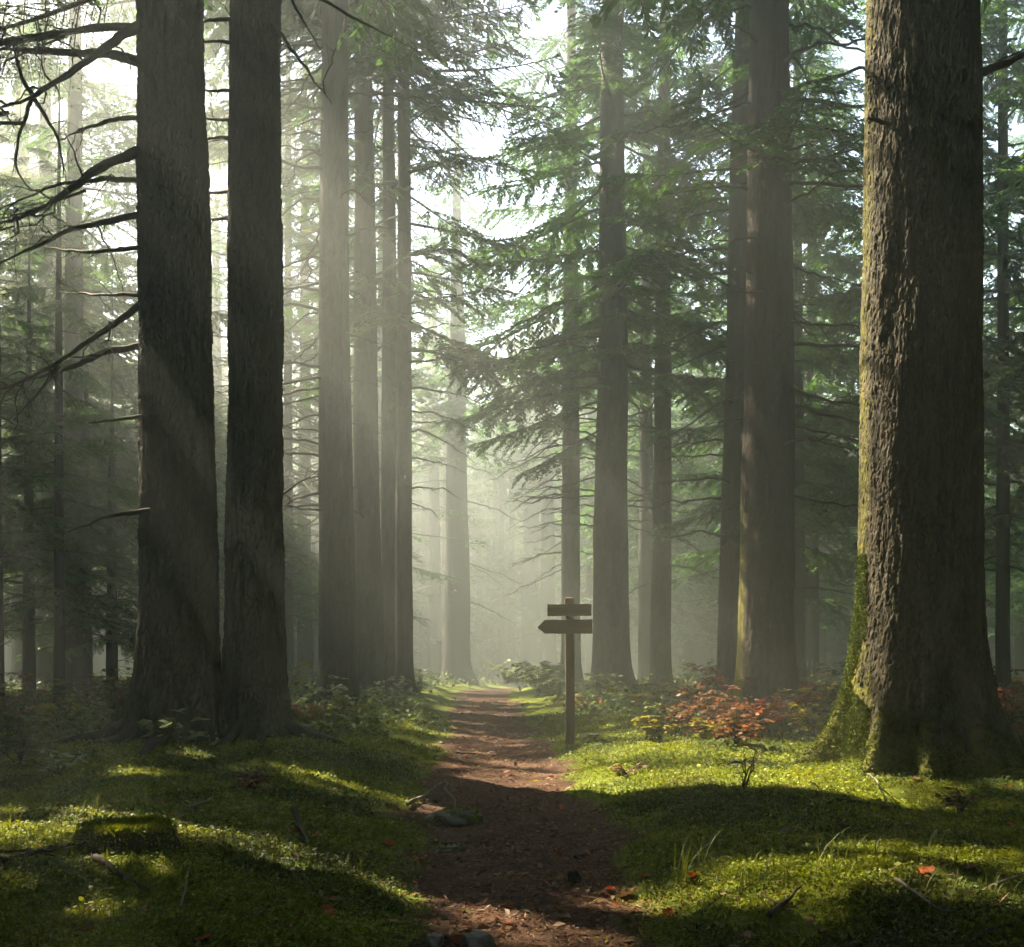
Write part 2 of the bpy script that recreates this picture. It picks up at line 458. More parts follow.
# ------------------------------------------------------------------ trunks
def voronoi(u, v, pu, seed):
    """2-D cells, periodic in u with integer period pu: F1, F2, cell id noise"""
    fu, fv = np.floor(u), np.floor(v)
    d1 = np.full(u.shape, 9.); d2 = np.full(u.shape, 9.); cid = np.zeros(u.shape)
    for a in (-1, 0, 1):
        for b in (-1, 0, 1):
            iu = (fu + a) % pu; iv = fv + b; z = np.zeros_like(iu)
            jx = _h(iu, iv, z, seed) * .9; jy = _h(iu, iv, z + 1, seed) * .9
            d = np.hypot(fu + a + jx - u, fv + b + jy - v)
            c = _h(iu, iv, z + 2, seed)
            m = d < d1
            d2 = np.where(m, d1, np.minimum(d2, d)); cid = np.where(m, c, cid); d1 = np.where(m, d, d1)
    return d1, d2, cid

def trunk_mesh(name, r_ref, z_ref, H, nth, zs, lean=(0, 0), flare=.35, flare_h=.5, lobes=None, bark=None, moss=None, m=None, seed=0, curve=.04):
    """r_ref = radius at z_ref; lean = top offset (m) at z=H; lobes=list of (angle, width, amount); bark=(cellw, cellh, depth)"""
    taper = lambda z: 1 - .62 * np.clip(z, 0, H) / H - .33 * (np.clip(z, 0, H) / H) ** 3
    r0 = r_ref / taper(z_ref)
    th = np.arange(nth) * 2 * np.pi / nth
    TH, Z = np.meshgrid(th, zs)
    Rr = r0 * taper(Z)
    zf = np.clip(Z, 0, None)
    lob = np.zeros_like(TH)
    for (a, w, amt) in (lobes or []):
        dd = (TH - a + np.pi) % (2 * np.pi) - np.pi
        lob = lob + amt * np.exp(-(dd / w) ** 2)
    Rr = Rr * (1 + flare * np.exp(-zf / flare_h) + lob * np.exp(-zf / (flare_h * .55)))
    cx, cy = np.cos(TH), np.sin(TH)
    # broad irregularity
    Rr = Rr * (1 + .05 * fbm(cx * 1.2, cy * 1.2, Z * .5, seed=seed, octv=3) + .02 * fbm(cx * 3, cy * 3, Z * 1.2, seed=seed + 3, octv=2))
    ridge = np.zeros_like(Rr)
    if bark:
        cw, chh, dep = bark
        pu = max(6, int(round(2 * np.pi * r_ref / cw)))
        X1, Y1 = cx * r_ref, cy * r_ref
        wob = .55 * fbm(X1 * 5, Y1 * 5, Z * 2.5, seed=seed + 9, octv=2)
        w2 = .30 * fbm(X1 / cw * .9, Y1 / cw * .9, Z / cw * .5, seed=seed + 12, octv=2)
        u = (TH / (2 * np.pi) * pu + wob + w2) % pu; v = Z / chh + 1.3 * wob + .8 * w2 + .5 * np.floor(u)
        d1, d2, cid = voronoi(u, v, pu, seed + 50)
        edge = sstep(.0, .20, d2 - d1)
        fur = 1 - np.abs(fbm(X1 * 11, Y1 * 11, Z * 1.6, seed=seed + 20, octv=3)) * 1.3
        fine = fbm(X1 * 55, Y1 * 55, Z * 22, seed=seed + 30, octv=3, gain=.65)
        ridge = np.clip(edge * (.2 + .65 * cid) * .7 + .38 * np.clip(fur, 0, 1) + .17 * fine, 0, 1)
        Rr = Rr + dep * (ridge - .5)
    lx = lean[0] * Z / H + curve * r0 * np.sin(Z * .55 + seed); ly = lean[1] * Z / H + curve * r0 * np.cos(Z * .45 + seed)
    V = np.stack([cx * Rr + lx, cy * Rr + ly, Z], -1).reshape(-1, 3)
    ms = np.zeros_like(Rr) if moss is None else moss(TH, Z)
    nz = len(zs)
    i = np.arange(nz - 1)[:, None] * nth; j = np.arange(nth)[None]; j2 = (j + 1) % nth
    F = np.stack([i + j, i + j2, i + nth + j2, i + nth + j], -1).reshape(-1, 4)
    return mesh_np(name, V, [F], [m or M_BARK], attrs={'ridge': ridge.ravel(), 'moss': ms.ravel()})

def zlist(fine_to, dz, H, z0=-.35, grow=1.12):
    z = list(np.arange(z0, fine_to, dz)); s = dz
    while z[-1] < H: s *= grow; z.append(z[-1] + s)
    z[-1] = H
    return np.array(z)

# ------------------------------------------------------------------ dead branches (shared mesh data)
def make_dead(seed, ln=1.6, rad=.022, twigs=9, droop=.35, up=.0, m=M_TWIG, sides=6, stub=False):
    r = np.random.default_rng(seed); mb = MB()
    n = 14; t = np.linspace(0, 1, n)
    wy = np.cumsum(r.normal(0, .05, n)) * ln * .5; wz = np.cumsum(r.normal(0, .035, n)) * ln * .5
    P = np.stack([ln * t, wy - wy[0], wz - wz[0] - droop * ln * t ** 1.6 + up * ln * t], -1)
    mb.tube(P, rad * (1 - t) ** .8 + .003, sides)
    for q in range(twigs):
        tb = r.uniform(.2, .97); p = np.array([np.interp(tb, t, P[:, k]) for k in range(3)])
        l2 = ln * r.uniform(.12, .38) * (1.15 - tb); a = r.choice([-1, 1]) * R(r.uniform(30, 75))
        s = np.linspace(0, 1, 6)
        w2 = np.cumsum(r.normal(0, .05, (6, 3)), 0) * l2; w2 -= w2[0]
        d = np.array([math.cos(a), math.sin(a), r.uniform(-.6, .25)])
        Q = p + d * l2 * s[:, None] + w2 + np.array([0, 0, -1]) * (r.uniform(.0, .4) * l2 * s ** 2)[:, None]
        mb.tube(Q, rad * .38 * (1 - tb * .5) * (1 - s) + .0018, 4, 0, False)
        for _ in range(r.integers(0, 3)):
            sb = r.uniform(.3, .9); p2 = np.array([np.interp(sb, s, Q[:, k]) for k in range(3)])
            d3 = d + r.normal(0, .7, 3); d3 /= np.linalg.norm(d3)
            Q2 = p2 + d3 * l2 * r.uniform(.25, .5) * np.linspace(0, 1, 4)[:, None]
            mb.tube(Q2, .0025, 3, 0, False)
    return mb.mesh('branch', [m])
DEAD = [make_dead(900 + i, 1.5 + .25 * (i % 4), .020 + .003 * (i % 3), 7 + i % 5, .1 + .09 * (i % 5), .06) for i in range(10)]
STUB = [make_dead(950 + i, .55, .018, 1, .1, m=M_TWIGP if i % 2 else M_TWIG) for i in range(3)]

def add_branch(root, z, az, sc, r0, r=None, meshes=DEAD, tilt=0.0):
    me = meshes[r.integers(len(meshes))]
    return link('branch', me, root, (math.cos(az) * r0, math.sin(az) * r0, z), (0, -tilt, az), (sc, sc, sc))

def path_branch(root, pts, r0, r1, seed, twigs=6, leaf=None, m=M_TWIG):
    """a long limb through world points pts (list of np arrays), as a part of root"""
    r = np.random.default_rng(seed); pts = np.array(pts) - np.array(root.location)
    seg = np.concatenate([[0], np.cumsum(np.linalg.norm(np.diff(pts, axis=0), axis=1))]); Ls = seg[-1]
    n = max(12, int(Ls / .07)); t = np.linspace(0, Ls, n)
    # smooth interpolation (Catmull-like by cosine blending of linear)
    P = np.stack([np.interp(t, seg, pts[:, k]) for k in range(3)], -1)
    for _ in range(3): P[1:-1] = (P[:-2] + 2 * P[1:-1] + P[2:]) / 4
    w = np.cumsum(r.normal(0, .006, (n, 3)), 0); w -= np.linspace(0, 1, n)[:, None] * w[-1]; P = P + w
    mb = MB(); u = t / Ls
    rad = r0 * (1 - u) ** .9 + r1 + r0 * .10 * vnoise(t * 5, t * 0 + seed, seed=seed)
    mb.tube(P, rad, 8)
    for q in range(twigs):
        tb = r.uniform(.15, .98); i = int(tb * (n - 1)); p = P[i]; d0 = P[min(i + 1, n - 1)] - P[max(i - 1, 0)]; d0 /= np.linalg.norm(d0)
        d = d0 + r.normal(0, .75, 3); d /= np.linalg.norm(d)
        l2 = r.uniform(.15, .7) * min(1.2, Ls * .5)
        s = np.linspace(0, 1, 8); w2 = np.cumsum(r.normal(0, .05, (8, 3)), 0) * l2; w2 -= w2[0]
        Q = p + d * l2 * s[:, None] + w2 + np.array([0, 0, -1]) * (r.uniform(0, .4) * l2 * s ** 2)[:, None]
        mb.tube(Q, r0 * .25 * (1 - s) + .002, 4, 0, False)
        for _ in range(3):
            sb = r.uniform(.2, .95); p2 = np.array([np.interp(sb, s, Q[:, k]) for k in range(3)])
            d3 = d + r.normal(0, .8, 3); d3 /= np.linalg.norm(d3)
            Q2 = p2 + d3 * l2 * r.uniform(.2, .45) * np.linspace(0, 1, 4)[:, None] + np.array([0, 0, -.04]) * (np.linspace(0, 1, 4) ** 2)[:, None]
            mb.tube(Q2, .0028, 3, 0, False)
    return link('branch', mb.mesh('branch', [m]), root)

# ------------------------------------------------------------------ trees
def tree(px, d, wpx, base_py, label, H=28, wy=450, top_px=None, crown=None, lod=1, dead=None, flare=.30, lobes=None, bark=None,
         nth=48, dz=.12, moss=None, m=None, seed=0, group=None, keep=1.0, nm=M_NEEDLE, fine_to=10, extra=None, cat='tree', x=None, ypos=None):
    r = np.random.default_rng(1000 + seed)
    X = (px - 512) / 1000 * d if x is None else x
    D = d if ypos is None else ypos
    z0 = G(X, D)
    root = empty('conifer_tree', (X, D, z0), label, cat, group)
    rref = wpx / 2000 * d; zref = CAM_Z + (HY - wy) / 1000 * d - z0
    lean = (0, 0)
    if top_px is not None:
        ztop = CAM_Z + HY / 1000 * d; lean = ((top_px - px) / 1000 * d * H / ztop, 0)
    link('trunk', trunk_mesh('trunk', rref, zref, H, nth, zlist(fine_to, dz, H), lean, flare, rref * 1.3, lobes or
         [(r.uniform(0, 6.28), .35, r.uniform(.15, .4)) for _ in range(5)], bark, moss, m, seed * 13 + 5), root)
    org = np.array([X, D, z0]); bs = list(extra or [])
    if crown:
        c0, n, Lm = crown; n = int(n * 1.35)
        for q in crown_boughs(c0, H - .3, n, Lm, r):
            if ypos is not None and D < 26:      # those trees keep clear of the aisle
                ok = True
                for f in (.3, .6, 1.0):
                    bx, by, bz = X + math.cos(q[1]) * q[2] * f, D + math.sin(q[1]) * q[2] * f, z0 + q[0]
                    if by > -.5 and abs(bx) < .53 * by + 1.4 and bz < 4 + .68 * by: ok = False
                if not ok: continue
            bs.append(q)
    if bs:
        # a lean moves the crown with the trunk
        me = crown_mesh('crown', org, bs, lod, keep, seed, nm)
        if lean[0]:
            co = np.empty(len(me.vertices) * 3, np.float32); me.vertices.foreach_get('co', co); co = co.reshape(-1, 3)
            co[:, 0] += lean[0] * co[:, 2] / H; me.vertices.foreach_set('co', co.ravel())
        link('crown', me, root)
    for (n, za, zb, aa, ab, sa, sb) in (dead or []):
        for i in range(n):
            z = za + (zb - za) * (i + r.random()) / n
            b = add_branch(root, z, R(r.uniform(aa, ab)), r.uniform(sa, sb), rref * .6, r, tilt=r.uniform(-.15, .15))
            b.location.x += lean[0] * z / H
    return root

def mossfn(az0=None, width=.9, side=.8, base=.9, base_h=.5, top=3.0):
    def f(TH, Z):
        o = base * np.exp(-np.clip(Z, 0, None) / base_h)
        if az0 is not None:
            dd = (TH - az0 + np.pi) % (2 * np.pi) - np.pi
            o = o + side * np.exp(-(dd / width) ** 2) * (1 - sstep(top * .6, top, Z))
        return np.clip(o, 0, 1)
    return f

PI = math.pi
# the big furrowed tree at the right
T7 = tree(919, 8.75, 112, 770, 'huge furrowed trunk with its left side lit, by the right border, mossy at its foot', H=30, wy=400, top_px=921,
          nth=620, dz=.0095, fine_to=7.3, bark=(.024, .085, .022), flare=.43, m=M_BARKH, seed=1,
          lobes=[(PI * .98, .16, .55), (PI * 1.25, .13, .45), (PI * 1.42, .12, .30), (PI * 1.62, .14, .42), (PI * 1.8, .12, .25), (PI * 1.97, .16, .55), (.6, .3, .3), (2.0, .3, .3)],
          moss=mossfn(PI * .97, .58, .62, .85, .55, 11), crown=(10.5, 50, 4.8), lod=1)
# the twin trees at the left
T1 = tree(178, 11.6, 71, 745, 'thick dark trunk with long bare limbs reaching to the left border', H=29, wy=400, top_px=172, nth=360, dz=.014, fine_to=9.3,
          bark=(.046, .13, .040), flare=.32, seed=2, lobes=[(PI * 1.02, .14, .7), (PI * 1.25, .14, .3), (PI * 1.5, .14, .4), (PI * 1.75, .16, .3), (1.0, .3, .3), (2.2, .3, .3)],
          keep=.85, moss=mossfn(PI, .5, .3, .55, .35, 2), crown=(10.2, 34, 4.0), lod=0,
          extra=[(9.0, R(178), 3.6, .0, .3), (9.3, R(200), 3.8, -.05, .3), (8.9, R(160), 3.4, 0, .3), (9.4, R(222), 3.4, -.1, .3), (9.5, R(185), 2.2, -.25, .3), (8.2, R(183), 1.5, 0, 2.3), (7.9, R(192), 1.4, -.1, 2.9),
                 (7.5, R(174), 1.2, -.1, 3.0), (8.4, R(170), 1.3, -.1, 1.4), (6.6, R(196), 1.0, -.2, 2.6), (6.3, R(180), 1.0, -.2, 1.9), (7.2, R(205), 1.2, -.2, 2.0), (4.6, R(190), .9, -.2, 2.8), (5.0, R(184), .9, -.2, 3.0)] + [(6.6 + .32 * k, R(165 + (k * 37) % 55), 1.6 + .22 * (k % 6), -.1 + .03 * (k % 5), 1.2 + .35 * (k % 5)) for k in range(12)])
T2 = tree(253, 11.75, 54, 742, 'dark trunk joined at the foot with a thicker trunk on its left', H=28, wy=400, top_px=257, nth=290, dz=.015, fine_to=9.3,
          bark=(.044, .13, .036), flare=.42, seed=3, lobes=[(PI * 1.95, .15, .55), (PI * 1.7, .14, .3), (PI * 1.45, .14, .4), (PI * .9, .3, .2), (1.2, .3, .3)],
          moss=mossfn(0, .6, .2, .6, .35, 2), crown=(10.5, 54, 4.6), lod=1)

def trunk_moss(root, n, top, ln=.022, thr=.45):
    tr = [c for c in root.children if c.name.startswith('trunk')][0].data
    co = np.empty(len(tr.vertices) * 3, np.float32); tr.vertices.foreach_get('co', co); co = co.reshape(-1, 3).astype(float)
    ms = np.empty(len(co), np.float32); tr.attributes['moss'].data.foreach_get('value', ms)
    r = np.random.default_rng(n)
    mask = ms + .8 * fbm(co[:, 0] * 5, co[:, 1] * 5, co[:, 2] * 3, seed=n, octv=3) * .6 > thr
    P = co[mask & (co[:, 2] < top) & (co[:, 2] > -.1)]
    if len(P) < 50: return
    Nn = P * [1, 1, 0]; Nn /= np.linalg.norm(Nn, axis=1)[:, None] + 1e-9
    i = r.integers(0, len(P), n); b = P[i] + r.normal(0, .005, (n, 3)); d = Nn[i] + r.normal(0, .55, (n, 3)) + [0, 0, -.1]
    q = quad_leaves(b, d, r.uniform(.5, 1.2, n) * ln, .0045, r, r.normal(0, 1, (n, 3)))
    link('moss_cover', mesh_np('moss_cover', q.reshape(-1, 3), [np.arange(n * 4).reshape(-1, 4)], [M_MOSSD], smooth=False), root)
trunk_moss(T7, 60000, 1.8, .022, .5)
trunk_moss(T1, 9000, .5); trunk_moss(T2, 7000, .5)

def roots(root, specs, seed):
    """thick roots that leave the flared foot and dip into the moss"""
    r = np.random.default_rng(seed); bx, by, bz = root.location
    for (ang, st, ln, rad) in specs:
        n = 26; t = np.linspace(0, 1, n); a = ang + np.cumsum(r.normal(0, .045, n))
        x = bx + np.cos(ang) * st + np.cumsum(np.cos(a)) * ln / n; y = by + np.sin(ang) * st + np.cumsum(np.sin(a)) * ln / n
        rr = rad * (1 - .8 * t) * (1 + .12 * vnoise(t * 7, t * 0 + seed, seed=seed))
        z = gz(x, y) + rr * (.35 - 1.1 * t ** 2) + .16 * (1 - t) ** 5
        P = np.stack([x - bx, y - by, z - bz], -1)
        mb = MB(); mb.tube(P, rr, 14); V, fs, ms = mb.data()
        V = V + (.10 * rad * fbm(V[:, 0] * 14, V[:, 1] * 14, V[:, 2] * 14, seed=seed, octv=3))[:, None] * np.array([.4, .4, 1.0])
        up = np.clip(.35 + .5 * fbm(V[:, 0] * 3, V[:, 1] * 3, seed=seed + 1, octv=2), 0, 1)
        link('root', mesh_np('root', V, fs, [M_BARKH if rad > .11 else M_BARK], ms, attrs={'ridge': np.full(len(V), .4), 'moss': up}), root)
roots(T1, [(PI * 1.03, .42, 1.3, .11), (PI * 1.28, .46, .8, .08), (PI * 1.52, .48, 1.0, .10), (PI * 1.72, .46, .7, .07)], 6)
roots(T2, [(PI * 1.93, .36, 1.1, .10), (PI * 1.66, .38, .8, .08), (PI * 1.45, .40, .9, .08)], 7)

# hand-shaped limbs of the two
def limb(root, pix, r0, seed, d0=11.5, dd=0.0, twigs=6, r1=.004):
    n = len(pix); path_branch(root, [at(p[0], p[1], d0 + dd * i / max(1, n - 1)) for i, p in enumerate(pix)], r0, r1, seed, twigs)
limb(T1, [(150, 30), (113, 26), (60, 35), (10, 42), (-40, 46)], .050, 1, dd=-.5, twigs=9)
limb(T1, [(150, 64), (112, 53), (60, 53), (0, 50), (-50, 56)], .060, 2, dd=.4, twigs=9)
limb(T1, [(150, 24), (120, 34), (90, 60), (50, 88), (25, 101), (-20, 116)], .060, 3, dd=-.8, twigs=8)
limb(T1, [(33, 96), (20, 76), (12, 40)], .022, 4, d0=11.0, twigs=4)
limb(T1, [(33, 96), (18, 135), (12, 165), (28, 190), (42, 194)], .020, 5, d0=11.0, twigs=3)
limb(T1, [(33, 97), (50, 125), (60, 145), (64, 175)], .020, 6, d0=11.0, twigs=4)
limb(T1, [(150, 116), (110, 120), (85, 129), (60, 140)], .030, 7, dd=1.0, twigs=5)
limb(T1, [(150, 148), (110, 162), (90, 178), (70, 193), (45, 209), (15, 219), (-30, 234)], .058, 8, dd=-.6, twigs=9)
limb(T1, [(150, 179), (100, 180), (60, 186), (20, 201), (-10, 214)], .030, 9, dd=.5, twigs=7)
limb(T1, [(150, 213), (110, 220), (70, 232), (35, 248), (-20, 272)], .040, 10, dd=-.4, twigs=9)
limb(T1, [(150, 247), (80, 250), (40, 246)], .026, 11, dd=1.2, twigs=5)
limb(T1, [(150, 295), (100, 294), (60, 292)], .024, 12, dd=1.2, twigs=5)
limb(T1, [(150, 296), (125, 316), (100, 332), (65, 356), (30, 376), (-20, 396)], .042, 13, dd=-.9, twigs=10)
limb(T1, [(150, 345), (110, 350), (80, 365), (40, 379), (-10, 394)], .042, 14, dd=.3, twigs=10)
limb(T1, [(60, 366), (42, 390), (14, 420)], .020, 15, d0=11.4, twigs=4)
limb(T1, [(150, 415), (118, 419), (88, 423)], .026, 16, d0=11.3, twigs=1)
limb(T1, [(150, 510), (105, 518), (68, 532)], .028, 17, d0=11.2, twigs=2)
for i, y in enumerate((20, 41, 88, 119, 138, 192, 220)):
    limb(T2, [(240, y), (215, y - 1 + i % 3), (190, y + 4 - 2 * (i % 4))], .030 - .002 * (i % 4), 20 + i, d0=11.9, dd=.5, twigs=3)
limb(T2, [(272, 24), (300, 60), (332, 104)], .022, 30, dd=-1.2, twigs=2)
limb(T2, [(272, -40), (300, 15), (324, 56)], .018, 31, dd=-.4, twigs=2)
limb(T2, [(272, -30), (341, 12), (420, 52)], .022, 32, dd=1.4, twigs=2)
limb(T2, [(270, 505), (285, 495), (318, 470)], .012, 33, d0=12.2, twigs=3)
# limbs of the big tree
limb(T7, [(960, 78), (1000, 66), (1040, 48), (1070, 46)], .045, 40, d0=8.7, dd=.8, twigs=4)
limb(T7, [(890, 125), (862, 118), (880, 122)], .02, 41, d0=8.5, twigs=0)

# middle distance, left of the path
G_L = None
tree(337, 19.3, 33, 712, 'straight trunk with many fine bare side twigs, right of the joined pair', H=28, top_px=334, nth=90, dz=.05, bark=(.06, .18, .012), flare=.38, seed=4,
     crown=(14.5, 78, 5.4), dead=[(42, 3.5, 15, 120, 240, .7, 1.2), (12, 5, 15, -60, 60, .5, 1.0)], moss=mossfn(base=.5))
tree(369, 24.8, 25, 700, 'slimmer trunk with a pale torn strip hanging on its bark, in the left row', H=29, top_px=362, nth=64, dz=.08, bark=(.07, .2, .012), flare=.4, seed=5,
     crown=(14.8, 84, 5.4), dead=[(26, 4, 15, 100, 260, .6, 1.2), (14, 6, 16, -70, 70, .5, .9)], moss=mossfn(base=.5))
tree(391, 26.0, 16, 697, 'slender trunk pressed against the last trunk of the left row', H=28, top_px=388, nth=56, dz=.1, bark=(.07, .2, .01), flare=.4, seed=6,
     crown=(15.5, 74, 5.0), dead=[(24, 4, 16, 60, 300, .6, 1.2)], moss=mossfn(base=.5))
tree(404, 25.2, 16, 697, 'last trunk of the left row, its flared foot at the edge of the path', H=29, top_px=404, nth=56, dz=.1, bark=(.07, .2, .01), flare=.55, seed=7,
     crown=(8.5, 62, 3.9), keep=.5, dead=[(22, 4.5, 14, -80, 80, .7, 1.3)], moss=mossfn(base=.5))
# right of the path
tree(571, 31.5, 17, 690, 'grey trunk rising straight behind the wooden signpost', H=30, nth=48, dz=.12, bark=(.08, .22, .012), flare=.35, seed=8,
     crown=(9.5, 46, 4.0), keep=.4, dead=[(26, 3.5, 11, 110, 250, .9, 1.5), (8, 4, 11, -60, 60, .6, 1)], moss=mossfn(base=.4))
tree(611, 25.8, 32, 697, 'stout trunk just right of the signpost with a crown of drooping green boughs', H=30, top_px=613, nth=84, dz=.06, bark=(.07, .2, .014), flare=.32, seed=9,
     crown=(8.2, 64, 4.8), keep=.3, dead=[(20, 4, 10, 130, 250, .9, 1.5), (12, 4, 10, -60, 60, .6, 1.0)], moss=mossfn(PI, .6, .35, .5, .5, 3),
     extra=[(7.6, R(195), 3.6, -.25, .2), (8.0, R(225), 3.2, -.2, .2), (8.8, R(165), 3.4, -.2, .2), (6.9, R(205), 3.0, -.4, .2), (9.6, R(270), 3.2, -.15, .2), (9.0, R(310), 2.6, -.15, .2)])
tree(646, 36, 13, 682, 'thin pale trunk left beside a slightly darker slim trunk', H=29, nth=40, dz=.2, flare=.25, seed=10, crown=(11, 34, 3.2), dead=[(14, 4, 11, 0, 360, .6, 1.1)])
tree(661, 29.5, 18, 678, 'slim dark trunk behind the yellow leaved sapling', H=29, top_px=665, nth=48, dz=.12, bark=(.08, .22, .012), flare=.25, seed=11, crown=(10.0, 44, 3.8), keep=.5,
     dead=[(16, 3, 11, 0, 360, .8, 1.4)], m=M_BARKR)
tree(730, 23.5, 24, 690, 'leaning trunk tucked against the left of a thick reddish trunk', H=28, top_px=744, nth=64, dz=.09, bark=(.07, .2, .013), flare=.25, seed=12, crown=(11.5, 34, 3.5),
     dead=[(22, 3.5, 12, 120, 260, .9, 1.5)], m=M_BARKR, moss=mossfn(PI, .8, .35, .4, .5, 3))
T6 = tree(767, 17.6, 49, 712, 'thick reddish trunk with a mossy sunlit left edge above red leaved bushes', H=29, top_px=770, nth=150, dz=.035, bark=(.055, .16, .018), flare=.30, seed=13,
     lobes=[(PI * 1.95, .25, .5), (PI * .95, .25, .25), (PI * 1.5, .3, .15), (1, .3, .3)], m=M_BARKR, moss=mossfn(PI * 1.02, .55, .75, .55, .5, 5.0), crown=(13, 34, 4.2), lod=1,
     dead=[(20, 3.8, 13, -70, 70, 1.0, 1.5), (8, 7, 13, 150, 260, .6, 1.1)],
     keep=.5, extra=[(9.3 + .1 * (k % 5), R(170 + k * 13), 2.3 + .25 * (k % 3), .05 - .04 * (k % 4), .2) for k in range(0, 15, 2)])
roots(T6, [(PI * 1.95, .46, 1.4, .12), (PI * 1.2, .46, .9, .09), (PI * 1.6, .48, 1.0, .09)], 8)
r_ = np.random.default_rng(3)
for z, az, s in ((8.9, 250, 1.0), (9.6, 300, .9), (6.4, 285, .9), (7.6, 215, .8)):
    add_branch(T6, z, R(az), s, .3, r_, STUB, .25)

# young spruces at the far left
def young(px, d, wpx, label, H, seed, n, Lm, c0=1.0, nm=M_NEEDLE, x=None):
    tree(px, d, wpx, 700, label, H=H, wy=500, nth=28, dz=.25, flare=.2, seed=seed, crown=(c0, n, Lm), lod=1, dead=[(8, .6, 3.5, 0, 360, .4, .8)], nm=nm, keep=1.0, x=x)
young(59, 17.0, 9, 'thin dark pole-like spruce left of the thick trunk with bare limbs', 11, 20, 34, 1.9, 2.6)
young(29, 19.5, 9, 'young spruce with drooping boughs, second from the left border', 9, 21, 44, 2.2, 1.6)
young(-4, 16.5, 12, 'dark spruce trunk cut by the left border', 10, 22, 40, 2.2, 2.2)
young(112, 22, 7, 'small spruce half hidden behind the thick trunk with bare limbs', 7.5, 23, 40, 2.0, 1.2)
young(86, 26, 8, 'misty young spruce between the pole-like one and the thick trunk', 9, 24, 44, 2.3, 1.5)

# misty trunks beyond
far = [(457, 38, 20, 'palest broad trunk standing at the far end of the path'), (431, 44, 15, 'faint trunk left of the broad one at the end of the path'),
       (420, 52, 12, 'very faint thin trunk nearest the left row in the mist'), (500, 52, 11, 'faint thin trunk right of the end of the path'),
       (487, 66, 11, 'ghostly trunk almost lost in the bright mist above the path'), (531, 47, 12, 'faint trunk in the mist left of the signpost'),
       (548, 40, 11, 'hazy trunk close behind the signpost arrow tip'), (592, 38, 9, 'thin pale trunk hugging the stout trunk right of the signpost'),
       (702, 40, 12, 'bluish faint trunk between the slim dark one and the leaning one'), (680, 52, 11, 'distant bluish trunk in the right hand mist'),
       (812, 36, 12, 'bluish trunk in the gap between reddish and huge trunks'), (836, 48, 12, 'dim trunk just left of the huge furrowed trunk'),
       (1003, 24, 12, 'dark slim trunk behind the huge furrowed one, at the right border'), (288, 34, 9, 'thin trunk in the mist between the joined pair and the left row'),
       (306, 46, 10, 'ghostly trunk seen just left of the left row'), (216, 40, 12, 'distant trunk seen between the joined pair'),
       (96, 40, 13, 'hazy tall trunk behind the young spruces'), (20, 34, 13, 'hazy trunk behind the spruces at the left border')]
for i, (px, d, w, lab) in enumerate(far):
    if d > 37: d = 46 if i == 0 else d * 1.55
    c0 = {0: 13, 1: 12}.get(i % 3, 10) if 400 < px < 560 else (5.5 if px > 660 else 6.5)
    if 440 < px < 540: c0 = 11 if i == 0 else 17
    tree(px, d, w, 690, lab, H=27 + (i * 7) % 4, nth=24, dz=.5, flare=.4, seed=30 + i, crown=(c0, 54 if d < 48 else 40, 4.0), lod=1 if d < 36 else 2,
         dead=[(12, 3, c0, 0, 360, .9, 1.8)] if d < 75 else None, keep=.5 if i == 0 else 1.0, group='trunks fading into the mist',
         nm=M_NEEDLE_LIT if (px < 320 and i % 2) else M_NEEDLE)
# the forest behind, both sides: real trees, spaced
bg = [(-10.5, 24), (-14, 30), (-9.2, 36), (-18, 37), (-13, 44), (-22, 47), (-7.5, 48), (-17, 56), (-26, 58), (-10, 60), (-4.5, 58), (-31, 66), (-20, 70),
      (7.6, 28), (10.5, 23), (12.6, 31), (9.2, 39), (16, 38), (13.4, 47), (20, 46), (8, 54), (17.5, 57), (25, 56), (5, 62), (12, 67), (30, 68), (22, 72), (2.5, 74)]
bgl = [(-15, 24), (-8.0, 31), (-6.4, 35), (-11.5, 33), (-8.5, 41), (-5.6, 43), (-12, 38.5), (-15, 34), (-10, 28)]
for i, (x, y) in enumerate(bg + bgl):
    tree(0, y, 420 / y + 2, 690, 'tall conifer of the dim wood in the mist, its boughs overlapping its neighbours', H=25 + (i * 5) % 6, nth=24, dz=.6, flare=.3, seed=60 + i,
         crown=(6.0 if y < 27 and x < 0 and i >= len(bg) else 3.0 + (i * 1.7) % 3, 56 if i >= len(bg) else (52 if y < 50 else 40), 4.4), lod=1 if y < 36 else 2, dead=[(8, 1.5, 5, 0, 360, .7, 1.3)] if (y < 40 and i < len(bg)) else ([(26, 2, 13, 0, 360, .9, 1.6)] if i >= len(bg) else None), x=x, keep=1.0 if i < len(bg) else .85,
         group='conifers of the dim wood behind', nm=M_NEEDLE_LIT if (x < -6 and i % 2) else M_NEEDLE)
